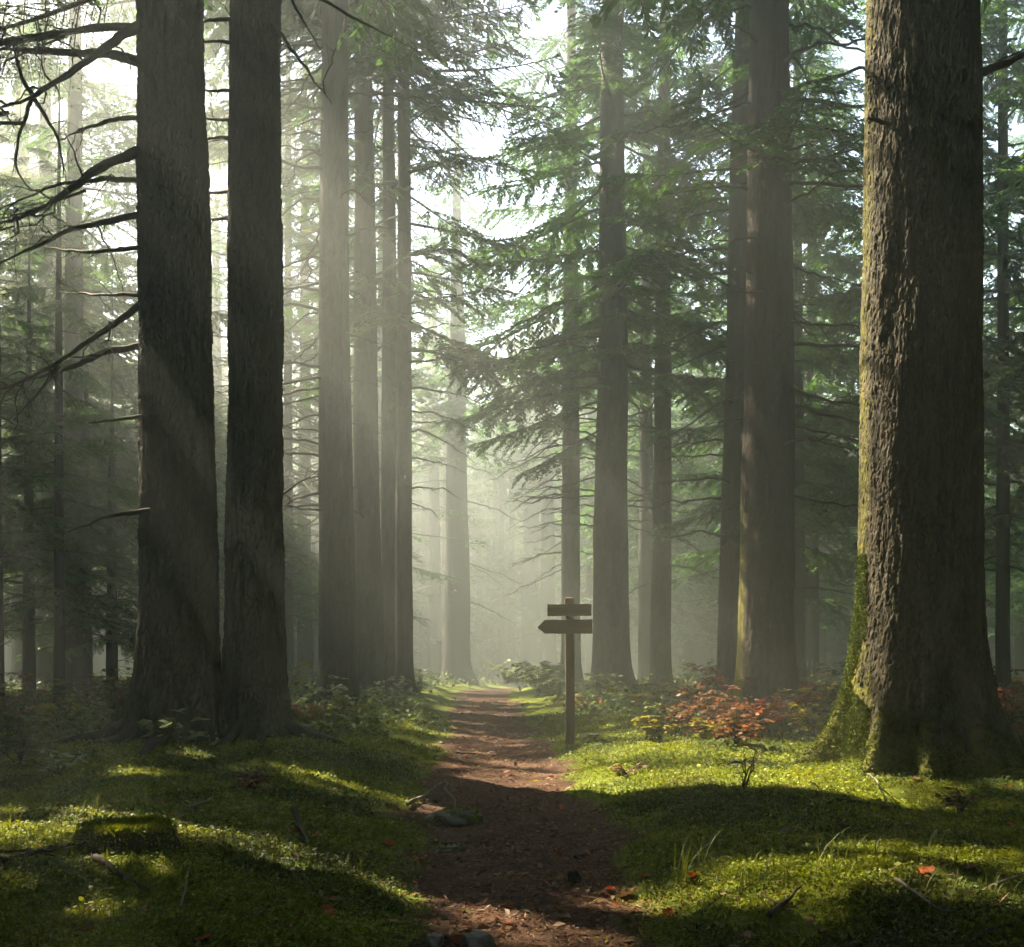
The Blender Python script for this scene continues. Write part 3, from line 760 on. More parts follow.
# more of the wood behind, filling the gaps between the rows
fill = []
rf = np.random.default_rng(41)
taken = [(x, y) for x, y in bg + bgl] + [((px - 512) / 1000 * d, d) for px, d, *_ in far]
def try_tree(x, y, gap):
    if all(math.hypot(x - a, y - b) > gap for a, b in taken):
        taken.append((x, y)); return True
    return False
for _ in range(2500):
    y = rf.uniform(26, 92); x = rf.uniform(-.62, .62) * y
    if abs(x - path_c(y)) < 3.0 + (1.5 if y < 60 else -2): continue
    if y < 38 and abs(x) < 7: continue
    if len(fill) < 64 and try_tree(x, y, 3.6): fill.append((x, y))
for i, (x, y) in enumerate(fill):
    tree(0, y, 400 / y + 2, 690, 'tall conifer of the dim wood in the mist, its boughs overlapping its neighbours', H=24 + (i * 5) % 7, nth=20, dz=.8, flare=.3, seed=200 + i,
         crown=(2.5 + (i * 1.7) % 4, 60, 4.6), lod=1 if y < 32 else 2, x=x, group='conifers of the dim wood behind', nm=M_NEEDLE_LIT if (x < -4 and i % 3 == 0) else M_NEEDLE)
# trees standing just outside the frame: their crowns close the canopy that shades the aisle
out = [(-9.6, 13.5, 5), (-13, 18, 5), (-12.5, 11, 5), (-9.2, 8.0, 6), (-16, 14, 5), (-7.2, 4.2, 7), (-11, 5.5, 6), (-17, 22, 5)]
for _ in range(4000):
    y = rf.uniform(-22, 30); x = rf.uniform(-26, 22)
    if abs(x) < (.56 * y + 3.6 if y > -3 else 1.3): continue
    if len(out) < 78 and all(math.hypot(x - a, y - b) > 3.6 for a, b, _ in out): out.append((x, y, 4 + rf.random() * 3))
for i, (x, y, c0) in enumerate(out):
    tree(0, 10, 60, 690, 'conifer beyond the edge of the picture shading the forest floor', H=26 + i % 4, nth=16, dz=.9, seed=320 + i, crown=(c0, 105, 5.2), lod=2, x=x, ypos=y, keep=1.0,
         group='conifers beyond the edge of the picture')

def far_wood():
    """the wood all round, past the trees one can tell apart"""
    r = np.random.default_rng(55); LV = []; WV = []; WF = []; off = 0; n = 0
    while n < 980:
        wedge = n >= 520
        a = r.uniform(-.62, .62) if wedge else r.uniform(0, 2 * PI); d = math.sqrt(r.uniform((68 if wedge else 30) ** 2, 135 ** 2)); x, y = d * math.sin(a), d * math.cos(a)
        if y < -38: continue
        if y > 0 and abs(x) < .64 * y + 2 and y < (66 if wedge else 90): continue
        if y < 32 and abs(x) < 28: continue
        n += 1; H = r.uniform(20, 29); z0 = float(gz(x, y, False)) - .2
        mb = MB(); mb.tube([(x, y, z0), (x, y, z0 + H * .5), (x, y, z0 + H)], [.35, .22, .02], 6)
        V, fs, _ = mb.data(); WV.append(V); WF.append(fs[-1] + off); off += len(V)
        nb = 34; u = (np.arange(nb) + r.random(nb)) / nb
        for k in range(nb):
            z = .5 + (H - .5) * u[k]; ln = max(.8, 4.8 * (1 - u[k]) ** .7); az = r.uniform(0, 2 * PI); m_ = 14
            t = r.uniform(.1, 1, m_) * ln
            b = np.stack([x + np.cos(az) * t, y + np.sin(az) * t, z0 + z - .25 * t], -1) + r.normal(0, .25, (m_, 3))
            dd = np.stack([np.cos(az + r.normal(0, .8, m_)), np.sin(az + r.normal(0, .8, m_)), r.uniform(-.7, .1, m_)], -1)
            LV.append(quad_leaves(b, dd, r.uniform(.7, 1.3, m_), .22, r))
    LV = np.concatenate(LV); c = LV.mean(1); gx, gy = shadow_xy(c)
    LV = LV[~(lit(gx, gy) > r.random(len(LV)) * .7 + .15)].reshape(-1, 3)
    WV = np.concatenate(WV); WF = np.concatenate(WF)
    F4 = np.concatenate([np.arange(len(LV)).reshape(-1, 4), WF + len(LV)])
    me = mesh_np('distant_wood', np.concatenate([LV, WV]), [F4], [M_NEEDLE, M_BARK], np.concatenate([np.zeros(len(LV) // 4), np.ones(len(WF))]), smooth=False)
    tag(link('distant_wood', me), 'dim mass of distant conifers swallowed by the mist', 'wood', kind='stuff')
far_wood()

# ------------------------------------------------------------------ signpost
def signpost():
    X, Y = (569.5 - 512) / 1000 * 12.9, 12.9; g = G(X, Y)
    root = empty('signpost', (X, Y, g), 'weathered wooden signpost with a plain board above a left pointing arrow board', 'signpost')
    s = 12.9 / 1000; zc = lambda py: CAM_Z + (HY - py) * s - g
    # post: squared timber with softened edges and a domed top
    hw = 4.6 * s
    ring = []
    for k in range(4):
        a0 = k * PI / 2 + PI / 4
        for q in (-1, 0, 1):
            a = a0 + q * .22; ring.append((math.cos(a) * hw * 1.38 * (1 if q == 0 else .97), math.sin(a) * hw * 1.38 * (1 if q == 0 else .97)))
    ring = np.array(ring); ring = np.clip(ring, -hw, hw)
    zt = zc(597.5); lv = list(np.linspace(-.3, zt - .03, 26)); V = []
    for z in lv: V.append(np.column_stack([ring * (1 + .025 * math.sin(z * 7)) + [.008 * math.sin(z * 2.1), 0], np.full(12, z)]))
    for f, dz in ((.93, .018), (.7, .028), (.3, .032)): V.append(np.column_stack([ring * f, np.full(12, zt - .03 + dz)]))
    V = np.concatenate(V); n = len(V) // 12
    F = [[i * 12 + j, i * 12 + (j + 1) % 12, (i + 1) * 12 + (j + 1) % 12, (i + 1) * 12 + j] for i in range(n - 1) for j in range(12)]
    V = np.vstack([V, [[0, 0, zt + .003]]]); T = [[(n - 1) * 12 + j, (n - 1) * 12 + (j + 1) % 12, len(V) - 1] for j in range(12)]
    link('post', mesh_np('post', V, [np.array(F), np.array(T)], [M_WOOD], smooth=False), root)
    import bmesh
    def board(name, outline, seed, label):
        bm = bmesh.new(); r = random.Random(seed); th = .032
        # subdivide outline for wobble
        pts = []
        for (a, b) in zip(outline, outline[1:] + outline[:1]):
            for q in range(6):
                t = q / 6; pts.append((a[0] + (b[0] - a[0]) * t + r.uniform(-.0025, .0025), a[1] + (b[1] - a[1]) * t + r.uniform(-.0025, .0025)))
        vs = [bm.verts.new((((p[0]) - 569.5) * s if False else p[0], 0, p[1])) for p in pts]
        f = bm.faces.new(vs); ex = bmesh.ops.extrude_face_region(bm, geom=[f])
        for v in ex['geom']:
            if isinstance(v, bmesh.types.BMVert): v.co.y += th
        bmesh.ops.recalc_face_normals(bm, faces=bm.faces)
        bmesh.ops.bevel(bm, geom=[e for e in bm.edges if len(e.link_faces) == 2 and e.calc_face_angle() > 1.0], offset=.004, segments=1, affect='EDGES')
        me = bpy.data.meshes.new(name); bm.to_mesh(me); bm.free(); me.materials.append(M_WOODH)
        o = link(name, me, root, (0, -hw - .034, 0)); o['label'] = label
        return o
    q = lambda px, py: ((px - 569.5) * s, zc(py))
    b1 = board('board', [q(547, 604.5), q(591, 604), q(591, 616), q(547, 616.3)], 1, 'plain rectangular upper board')
    b2 = board('board', [q(537, 627.5), q(544.3, 620), q(592, 619.5), q(592, 634), q(544.3, 633.8)], 2, 'lower board with a pointed left end')
    for o, pts in ((b1, [(565, 610), (574, 610)]), (b2, [(565, 626.5), (574, 627)])):
        for (px, py) in pts:
            mb = MB(); x, z = q(px, py)
            a = np.arange(8) * PI / 4
            mb.tube([(x, -.006, z), (x, -.003, z), (x, .004, z)], [.005, .009, .009], 8)
            link('screw', mb.mesh('screw', [M_STEEL]), o)
signpost()

# ------------------------------------------------------------------ small things
def on_ground(px, py):
    """world point where the pixel meets the terrain"""
    d = np.linspace(3.5, 40, 6000)
    P = np.stack([(px - 512) / 1000 * d, d, CAM_Z + (HY - py) / 1000 * d], -1)
    below = P[:, 2] < gz(P[:, 0], P[:, 1])
    return P[np.argmax(below)]

def blob(name, loc, size, m, seed, rough=.25, flat=0.0, sub=4, parent=None):
    import bmesh
    bm = bmesh.new(); bmesh.ops.create_icosphere(bm, subdivisions=sub, radius=1)
    me = bpy.data.meshes.new(name); bm.to_mesh(me); bm.free()
    co = np.empty(len(me.vertices) * 3, np.float32); me.vertices.foreach_get('co', co); co = co.reshape(-1, 3).astype(float)
    k = 1 + rough * fbm(co[:, 0] * 1.6, co[:, 1] * 1.6, co[:, 2] * 1.6, seed=seed, octv=4)
    co = co * k[:, None] * np.array(size)
    if flat: co[:, 2] = np.minimum(co[:, 2], size[2] * flat)
    me.vertices.foreach_set('co', co.astype(np.float32).ravel()); me.materials.append(m)
    me.polygons.foreach_set('use_smooth', np.ones(len(me.polygons), bool)); me.update()
    return link(name, me, parent, loc)

def fuzz(P, Nn, n, ln, w, r, m, name, parent, tilt=.6):
    """moss fringe: small blades standing on sample points"""
    i = r.integers(0, len(P), n); b = P[i] + r.normal(0, .004, (n, 3)); d = Nn[i] + r.normal(0, tilt, (n, 3))
    q = quad_leaves(b, d, r.uniform(.5, 1.2, n) * ln, w, r, r.normal(0, 1, (n, 3)))
    return link(name, mesh_np(name, q.reshape(-1, 3), [np.arange(n * 4).reshape(-1, 4)], [m], smooth=False), parent)

def stump():
    p = on_ground(127, 846); root = empty('tree_stump', tuple(p), 'low sawn-off stump capped with bright moss, in the dim moss at left', 'stump')
    nth, R0, h = 120, .235, .115
    th = np.arange(nth) * 2 * PI / nth; V = []
    rad = R0 * (1 + .06 * fbm(np.cos(th) * 2, np.sin(th) * 2, seed=8) + .03 * fbm(np.cos(th) * 7, np.sin(th) * 7, seed=9))
    prof = [(1.45, -.12), (1.25, -.02), (1.10, .04), (1.04, .065), (1.0, .09), (.98, h - .008), (.94, h), (.6, h + .004), (.25, h + .003), (.01, h + .002)]
    for k, (f, z) in enumerate(prof): V.append(np.stack([np.cos(th) * rad * f, np.sin(th) * rad * f * .8, np.full(nth, z) + (.006 * fbm(np.cos(th) * 4 * f, np.sin(th) * 4 * f, seed=10) if k > 4 else 0)], -1))
    V = np.concatenate(V); n = len(prof); i = np.arange(n - 1)[:, None] * nth; j = np.arange(nth)[None]; j2 = (j + 1) % nth
    F = np.stack([i + j, i + j2, i + nth + j2, i + nth + j], -1).reshape(-1, 4)
    mo = np.clip((V[:, 2] - .08) / .03, 0, 1)
    link('stem', mesh_np('stem', V, [F], [M_BARKH], attrs={'ridge': np.full(len(V), .25), 'moss': mo}), root)
    r = np.random.default_rng(2); a = r.uniform(0, 2 * PI, 1500); q = np.sqrt(r.random(1500)) * R0 * .97
    P = np.stack([np.cos(a) * q, np.sin(a) * q * .8, np.full(1500, h - .004)], -1)
    fuzz(P, np.tile([0, 0, 1.], (1500, 1)), 7000, .026, .005, r, M_MOSS, 'moss_cap', root)
    r2 = np.random.default_rng(4); P2 = []; 
    for _ in range(900):
        t = r2.uniform(0, 2 * PI); z = r2.uniform(.0, h); P2.append((math.cos(t) * R0 * (1.15 - z), math.sin(t) * R0 * .8 * (1.15 - z), z))
    P2 = np.array(P2); N2 = P2 * [1, 1, .3]; N2 /= np.linalg.norm(N2, axis=1)[:, None]
    fuzz(P2, N2, 1500, .02, .004, r2, M_MOSS, 'moss_fringe', root)
stump()

def stone(px, py, size, label, seed, m=M_STONE, moss=0, flat=.7, name='stone', cat='stone'):
    p = on_ground(px, py); o = blob(name, (p[0], p[1], p[2] + size[2] * .1), size, m, seed, .35, flat)
    tag(o, label, cat)
    if moss:
        r = np.random.default_rng(seed); a = r.normal(0, 1, (600, 3)); a[:, 2] = np.abs(a[:, 2]); a /= np.linalg.norm(a, axis=1)[:, None]
        fuzz(a * np.array(size) * [.95, .95, .72], a, moss, .022, .005, r, M_MOSS, 'moss_cover', o)
    return o
stone(456, 822, (.20, .13, .11), 'moss topped rock beside the pale root at the path edge', 3, moss=1200)
stone(575, 881, (.035, .03, .055), 'small dark upright stone standing alone on the dirt path', 4, M_BARK, flat=.9)
stone(477, 946, (.065, .08, .07), 'pale grey stone on the path at the bottom border', 5)
stone(435, 944, (.03, .05, .05), 'small pale stone left of the larger one at the bottom border', 6)
stone(448, 850, (.12, .07, .04), 'low flat stone on the path in front of the moss topped rock', 7, M_STONE, moss=200)
stone(590, 738, (.14, .12, .07), 'small hummock stone near the foot of the signpost', 8, moss=500)

def stick(pix, rad, label, seed, lift=.012, m=M_TWIG, name='fallen_twig', cat='twig', z=None, forks=2):
    P = [on_ground(*q) + np.array([0, 0, lift]) for q in pix]
    if z is not None:
        for k, dzz in enumerate(z): P[k] = P[k] + np.array([0, 0, dzz])
    o = empty(name, tuple(P[0]), label, cat)
    bpy.data.objects.remove(o)
    root = type('r', (), {})(); root.location = P[0]
    r = np.random.default_rng(seed); pts = np.array(P) - P[0]
    seg = np.concatenate([[0], np.cumsum(np.linalg.norm(np.diff(pts, axis=0), axis=1))])
    t = np.linspace(0, seg[-1], 22); Q = np.stack([np.interp(t, seg, pts[:, k]) for k in range(3)], -1)
    for _ in range(2): Q[1:-1] = (Q[:-2] + 2 * Q[1:-1] + Q[2:]) / 4
    Q += np.cumsum(r.normal(0, .004, (22, 3)), 0) * seg[-1]
    mb = MB(); u = t / seg[-1]; mb.tube(Q, rad * (1 - .7 * u) * (1 + .15 * vnoise(t * 12, t * 0, seed=seed)), 7)
    for _ in range(forks):
        i = r.integers(5, 18); d = Q[i + 1] - Q[i - 1]; d /= np.linalg.norm(d); d = d + r.normal(0, .5, 3); d[2] = abs(d[2]) * .4
        l2 = seg[-1] * r.uniform(.12, .3); mb.tube(Q[i] + d * l2 * np.linspace(0, 1, 5)[:, None] + r.normal(0, .004, (5, 3)), rad * .4 * np.linspace(1, .3, 5), 5)
    return tag(link(name, mb.mesh(name, [m]), None, tuple(P[0])), label, cat)
stick([(293, 826), (301, 837), (309, 847)], .022, 'short thick broken stick leaning in the lit moss strip at left', 1, .02, z=[.09, .05, 0], forks=0)
stick([(770, 920), (790, 905), (803, 893)], .016, 'dark stout stick lying in the lit moss at right', 2, .02)
stick([(0, 866), (40, 857), (82, 850)], .018, 'dark branch lying left of the mossy stump', 3, .03, forks=4)
stick([(0, 858), (30, 856), (70, 862)], .010, 'thin fallen branch crossing below the dark one by the stump', 4, .03, forks=3)
stick([(895, 885), (920, 900), (945, 915), (968, 917)], .009, 'long pale curved twig in the lit moss at lower right', 5, .03, M_TWIGP)
stick([(868, 787), (880, 800), (888, 818)], .008, 'thin pale bent twig on the dark moss before the huge trunk', 6, .05, M_TWIGP, z=[.06, .08, 0])
stick([(836, 803), (890, 808), (950, 812)], .011, 'dark twig lying across the moss before the huge trunk', 7, .03)
stick([(990, 893), (1010, 885), (1030, 876)], .008, 'pale twig in the moss at the lower right border', 8, .03, M_TWIGP)
stick([(972, 945), (990, 938), (1020, 930)], .009, 'grey twig in the bottom right corner', 9, .03)
stick([(575, 859), (590, 853), (603, 847)], .014, 'short dark stick at the right edge of the path', 10, .012, forks=0)
stick([(95, 862), (125, 880), (150, 893)], .02, 'mossy dark rotten branch in front of the stump', 11, .02, M_TWIG, forks=2)
stick([(180, 912), (186, 902), (188, 892)], .005, 'thin upright pale stalk in the dark moss at lower left', 12, .02, M_TWIGP, z=[0, .06, .12], forks=0)
stick([(188, 812), (205, 806), (214, 800)], .010, 'small pale stick in the moss right of the stump', 13, .03, M_TWIGP, forks=0)
stick([(407, 808), (430, 803), (447, 797), (457, 806)], .016, 'pale exposed root running over the moss topped rock', 14, .04, M_TWIGP, 'exposed_root', 'root', [0, .03, .09, .05], forks=1)
stick([(445, 806), (455, 815), (452, 826)], .014, 'pale root hanging down the front of the moss topped rock', 15, .05, M_TWIGP, 'exposed_root', 'root', [.09, .07, 0], forks=0)
stick([(520, 772), (560, 776), (600, 770)], .012, 'thin dark root crossing the path below the signpost', 16, .006, M_TWIG, 'exposed_root', 'root', forks=1)
stick([(455, 752), (490, 756), (530, 752)], .014, 'root crossing the path at the height of the sign foot', 17, .004, M_TWIG, 'exposed_root', 'root', forks=1)

# fallen coloured leaves (each one a thing)
def fallen_leaf(px, py, size, m, label, seed):
    p = on_ground(px, py); r = np.random.default_rng(seed)
    n = 9; u = np.linspace(0, 1, n); lob = np.array([.02, .35, .28, .55, .40, .62, .36, .42, .03]) * (1 + r.normal(0, .08, n))
    L_ = np.stack([(u - .5), lob * .75, .18 * np.abs(lob) + .12 * (u - .5) ** 2 * 4], -1)
    C_ = np.stack([(u - .5), 0 * u, .10 * (u - .5) ** 2 * 4], -1); R_ = L_ * [1, -1, 1] + [0, 0, .05]
    size = size * .85; V = np.concatenate([L_, C_, R_]) * size; V[:, 2] += r.normal(0, .05, len(V)) * size
    F = [[i, i + 1, n + i + 1, n + i] for i in range(n - 1)] + [[n + i, n + i + 1, 2 * n + i + 1, 2 * n + i] for i in range(n - 1)]
    me = mesh_np('fallen_leaf', V, [np.array(F)], [m])
    o = link('fallen_leaf', me, None, (p[0], p[1], p[2] + .012), (r.normal(0, .2) + .2, r.normal(0, .25), r.uniform(0, 6.28)))
    tag(o, label, 'leaf', 'coloured fallen leaves')
for k, a in enumerate([
    (388, 845, .10, M_ORANGE, 'bright red orange leaf on moss at the left path edge'),
    (418, 861, .11, M_ORANGE, 'red orange leaf lying nearest the left rim of the path dirt'),
    (316, 836, .08, M_ORANGE, 'orange leaf beside the short broken stick'),
    (292, 834, .07, M_ORANGE, 'small dark orange leaf left of the short broken stick'),
    (328, 914, .09, M_ORANGE, 'rust orange leaf on dark moss at lower left of the path'),
    (204, 942, .09, M_ORANGE, 'orange leaf at the bottom border in the left moss'),
    (645, 879, .09, M_ORANGE, 'dark orange leaf at the tip of the lit moss right of the path'),
    (692, 879, .09, M_ORANGE, 'orange leaf on lit moss beside tall grass blades'),
    (667, 916, .09, M_ORANGE, 'red leaf on lit moss near the bottom, right of the leaf pile'),
    (609, 892, .09, M_ORANGE, 'flat orange leaf on the path edge above the pale dead leaves'),
    (926, 874, .10, M_ORANGE, 'glowing orange leaf in the lit moss at lower right'),
    (970, 870, .09, M_BROWNL, 'brown leaf right of the glowing orange one'),
    (787, 833, .10, M_BROWNL, 'pale brown leaf on dark moss right of the path'),
    (1012, 828, .10, M_RED, 'dull red leaf in the dark moss at the right border'),
    (916, 781, .10, M_BROWNL, 'tan leaf below the foot of the huge trunk'),
    (605, 910, .10, M_BROWNL, 'pale tan leaf in the middle of the dead leaves on the path'),
    (628, 897, .11, M_BROWNL, 'long curled dead leaf at the moss rim of the path'),
    (625, 922, .10, M_BROWNL, 'pinkish dead leaf lowest of those at the right path edge'),
    (460, 945, .09, M_RED, 'dull red leaf between the two pale stones'),
    (508, 925, .07, M_RED, 'reddish leaf alone on the path near the bottom'),
    (296, 858, .09, M_BROWNL, 'tan dead leaf on moss below the short broken stick'),
    (360, 880, .10, M_BROWNL, 'brown leaf in the hollow left of the path'),
    (745, 940, .09, M_BROWNL, 'brown leaf on shaded moss at the bottom right of the path')]):
    fallen_leaf(*a, seed=300 + k)

# ------------------------------------------------------------------ stuff: litter, moss, grass
def in_view(x, y, mrg=.8): return np.abs(x) < .53 * y + mrg
def scatter(n, y0, y1, xm, power, r):
    y = y0 * (y1 / y0) ** (r.random(n) ** power); x = r.uniform(-1, 1, n) * (.53 * y + xm); return x, y

def moss_stuff():
    r = np.random.default_rng(77); x, y = scatter(950000, 3.35, 19, .7, 1.25, r)
    pd = path_d(x, y); patch = fbm(x * 1.7, y * 1.7, seed=91, octv=3)
    keep = (r.random(len(x)) < sstep(-.12, .35, pd) * sstep(-1.1, -.35, patch)); x, y = x[keep], y[keep]
    z = gz(x, y); n = len(x)
    var = fbm(x * .9 + 7, y * .9, seed=93, octv=3) + r.normal(0, .18, n)
    mi = np.where(var > .34, 1, np.where((var < -.75), 2, 0))
    sz = (.5 + .09 * y) * r.lognormal(-.32, .30, n) * np.where(mi == 2, 1.15, 1.0)
    kind = r.random(n) < .68
    d = r.normal(0, 1, (n, 3)); d[:, 2] = np.where(kind, np.abs(d[:, 2]) * 1.0 + .6, np.abs(d[:, 2]) * .25 + .1)
    up = r.normal(0, .5, (n, 3)); up[:, 2] += 1.0
    up[kind] = r.normal(0, 1, (kind.sum(), 3))
    q = quad_leaves(np.stack([x, y, z - .003], -1), d, sz * np.where(kind, .026, .022), sz * np.where(kind, .0035, .0075), r, up)
    q[~kind] += np.array([0, 0, 1]) * (r.uniform(.004, .028, (~kind).sum()) * sz[~kind])[:, None, None]
    tag(link('moss', mesh_np('moss', q.reshape(-1, 3), [np.arange(n * 4).reshape(-1, 4)], [M_MOSS, M_MOSSD, M_GREENL], mi, smooth=False)), 'soft green moss and small leaves covering the forest floor', 'moss', kind='stuff')
moss_stuff()

def litter_stuff():
    r = np.random.default_rng(78); x, y = scatter(120000, 3.4, 26, .6, 1.2, r)
    pd = path_d(x, y); cl = fbm(x * 2.5, y * 2.5, seed=95, octv=3)
    pr = np.where(pd < .1, .55 + .45 * (cl > .1), .13 + .35 * (cl > .35)); k = r.random(len(x)) < pr
    x, y = x[k], y[k]; n = len(x); z = gz(x, y) + .006
    sz = r.lognormal(math.log(.016), .45, n) * (.75 + .05 * y); sz = np.minimum(sz, .07)
    a = r.uniform(0, 2 * PI, n); tz = r.normal(0, .3, n)
    d = np.stack([np.cos(a), np.sin(a), tz], -1); up = np.array([0, 0, 1.]) + r.normal(0, .35, (n, 3))
    w = sz * r.uniform(.12, .45, n)
    q = quad_leaves(np.stack([x, y, z], -1), d, sz * 1.6, w, r, up)
    q[:, 1, 2] += w * r.uniform(0, .8, n); q[:, 3, 2] += w * r.uniform(0, .8, n)
    F = np.arange(n * 4).reshape(-1, 4); T = np.concatenate([F[:, [0, 1, 2]], F[:, [0, 2, 3]]])
    mi = r.choice(4, n, p=[.80, .13, .05, .02])
    tag(link('leaf_litter', mesh_np('leaf_litter', q.reshape(-1, 3), [T], [M_BROWNL, M_RUSSET, M_YELLOW, M_ORANGE], np.concatenate([mi, mi]), smooth=False)),
        'brown dead leaves and needles strewn over the path', 'leaf litter', kind='stuff')
litter_stuff()

def grass_stuff():
    r = np.random.default_rng(79); mb_q = []; 
    spots = [(on_ground(*p), n, h) for p, n, h in [((685, 880), 14, .22), ((700, 868), 12, .2), ((826, 875), 7, .26), ((848, 866), 5, .2), ((938, 860), 8, .18), ((880, 855), 4, .12), ((770, 868), 5, .12),
             ((560, 735), 26, .10), ((585, 742), 20, .10), ((780, 875), 4, .12), ((350, 740), 20, .15), ((380, 760), 20, .12), ((640, 880), 6, .08), ((250, 905), 5, .1), ((905, 920), 6, .12), ((990, 900), 8, .15)]]
    x, y = scatter(1000, 3.8, 16, .4, 1.1, r); k = path_d(x, y) > .3
    for a, b in zip(x[k], y[k]): spots.append((np.array([a, b, float(gz(a, b))]), int(r.integers(2, 7)), r.uniform(.05, .13)))
    for p, n, h in spots:
        for _ in range(n):
            b = p + np.array([*r.normal(0, .035, 2), 0]); a = r.uniform(0, 2 * PI); ln = h * r.uniform(.6, 1.25); be = r.uniform(.15, .8)
            t = np.linspace(0, 1, 5); C = b + np.stack([np.cos(a) * be * ln * t ** 2, np.sin(a) * be * ln * t ** 2, ln * (t - .3 * be * t ** 2)], -1)
            s = np.array([-math.sin(a), math.cos(a), 0]) * .0028
            w = (1 - t ** 2)[:, None] + .08; A, B = C + s * w, C - s * w
            for i in range(4): mb_q.append([A[i], A[i + 1], B[i + 1], B[i]])
    q = np.array(mb_q); n = len(q)
    tag(link('grass', mesh_np('grass', q.reshape(-1, 3), [np.arange(n * 4).reshape(-1, 4)], [M_GRASS], smooth=False)), 'thin grass blades sticking out of the moss', 'grass', kind='stuff')
grass_stuff()

def undergrowth_stuff():
    r = np.random.default_rng(80); Q = []; MI = []
    x, y = scatter(4600, 12.5, 60, 2, 1.1, r); k = (path_d(x, y) > .9) & ~((x > .3) & (x < 2.6) & (y < 17)); x, y = x[k], y[k]
    pat = fbm(x * .5, y * .5, seed=97, octv=2)
    for a, b, pt in zip(x, y, pat):
        n = 26; h = r.uniform(.10, .38) * (.6 + .012 * b)
        o = r.normal(0, 1, (n, 3)) * [h * 1.0, h * 1.0, h * .5]; o[:, 2] = np.abs(o[:, 2])
        d = r.normal(0, 1, (n, 3)); d[:, 2] *= .4
        sz = .055 + .0026 * b
        Q.append(quad_leaves(np.array([a, b, float(gz(a, b, False))]) + o, d, sz * r.uniform(.6, 1.3, n), sz * .36, r))
        c = 0 if pt < .25 else (1 if a > 0 else 2)
        MI += list(np.where(r.random(n) < .8, c, 0))
    q = np.concatenate(Q); n = len(q)
    tag(link('undergrowth', mesh_np('undergrowth', q.reshape(-1, 3), [np.arange(n * 4).reshape(-1, 4)], [M_GREENL, M_RUSSET, M_GREENL], MI, smooth=False)),
        'low leafy undergrowth spreading between the trunks', 'undergrowth', kind='stuff')
undergrowth_stuff()

# ------------------------------------------------------------------ shrubs and saplings
def shrub(px, py, hpx, wpx, m, label, seed, nst=7, nlf=26, lsz=.035, name='shrub', cat='shrub', droop=.25, d=None, group=None, bare=.25):
    p = on_ground(px, py) if d is None else np.array([(px - 512) / 1000 * d, d, G((px - 512) / 1000 * d, d)])
    s = p[1] / 1000; H = hpx * s; W = wpx * s / 2
    root = empty(name, tuple(p), label, cat, group); r = np.random.default_rng(seed)
    mb = MB(); Q = []
    for k in range(nst):
        a = r.uniform(0, 2 * PI); sp = W * r.uniform(.15, 1); h = H * r.uniform(.6, 1)
        t = np.linspace(0, 1, 9); w = np.cumsum(r.normal(0, .03, (9, 3)), 0) * h; w -= w[0]
        C = np.stack([np.cos(a) * sp * t ** 1.3, np.sin(a) * sp * t ** 1.3, h * (t - droop * .6 * t ** 3)], -1) + w
        mb.tube(C - [0, 0, .03 * 0], .0045 * (1.2 - t) + .0015, 4, 0, False)
        for j in range(5):
            tb = r.uniform(bare, 1); c = np.array([np.interp(tb, t, C[:, i]) for i in range(3)])
            a2 = a + r.uniform(-1.6, 1.6); l2 = H * r.uniform(.15, .4)
            u = np.linspace(0, 1, 5); D = c + np.stack([np.cos(a2) * l2 * u, np.sin(a2) * l2 * u, l2 * (.35 * u - .45 * u ** 2)], -1)
            mb.tube(D, .0025 * (1.2 - u) + .001, 3, 0, False)
            n = max(2, nlf // 5); v = r.uniform(.1, 1, n); base = np.stack([np.interp(v, u, D[:, i]) for i in range(3)], -1)
            a3 = a2 + r.choice([-1, 1], n) * r.uniform(.4, 1.2, n)
            dd = np.stack([np.cos(a3), np.sin(a3), r.uniform(-.4, .25, n)], -1)
            Q.append(quad_leaves(base, dd, 1.45 * lsz * r.uniform(.7, 1.25, n), lsz * .58, r, np.array([0, 0, 1.]) + r.normal(0, .35, (n, 3))))
    link('stems', mb.mesh('stems', [M_TWIG]), root)
    root.children[-1].name = 'stem'
    if nlf:
        q = np.concatenate(Q); n = len(q)
        link('foliage', mesh_np('foliage', q.reshape(-1, 3), [np.arange(n * 4).reshape(-1, 4)], [m], smooth=False), root)
    return root
shrub(180, 746, 44, 60, M_PALEL, 'pale leaved seedling at the foot of the thick trunk with bare limbs', 1, 4, 22, .085, 'seedling', 'seedling')
shrub(318, 722, 60, 60, M_PALEL, 'pale leaved shrub at the foot of the first trunk of the left row', 2, 9, 22, .07)
shrub(386, 706, 42, 60, M_PALEL, 'thin pale shrub before the slimmer trunks of the left row', 3, 8, 18, .07)
shrub(288, 700, 50, 36, M_YELLOW, 'yellow green sapling beside the foot of the joined pair', 4, 5, 20, .08, 'sapling', 'sapling')
shrub(538, 696, 46, 60, M_GREENL, 'light green bush in the mist left of the sign', 5, 14, 30, .11, d=26)
shrub(520, 692, 34, 46, M_PALEL, 'small misty bush at the right side of the far path', 6, 10, 26, .13, d=31)
shrub(652, 722, 52, 66, M_YELLOW, 'yellow leaved sapling right of the signpost', 7, 4, 30, .085, 'sapling', 'sapling')
shrub(704, 742, 66, 80, M_RUSSET, 'russet leaved bush left of the thick reddish trunk', 8, 16, 40, .05)
shrub(676, 735, 40, 60, M_GREENL, 'olive green low bush between the sapling and the russet bush', 9, 12, 30, .05)
shrub(765, 736, 58, 80, M_RED, 'red leaved bush before the foot of the thick reddish trunk', 10, 16, 36, .055)
shrub(796, 728, 62, 56, M_YELLOW, 'yellow and green sapling over the red bush', 11, 4, 26, .07, 'sapling', 'sapling')
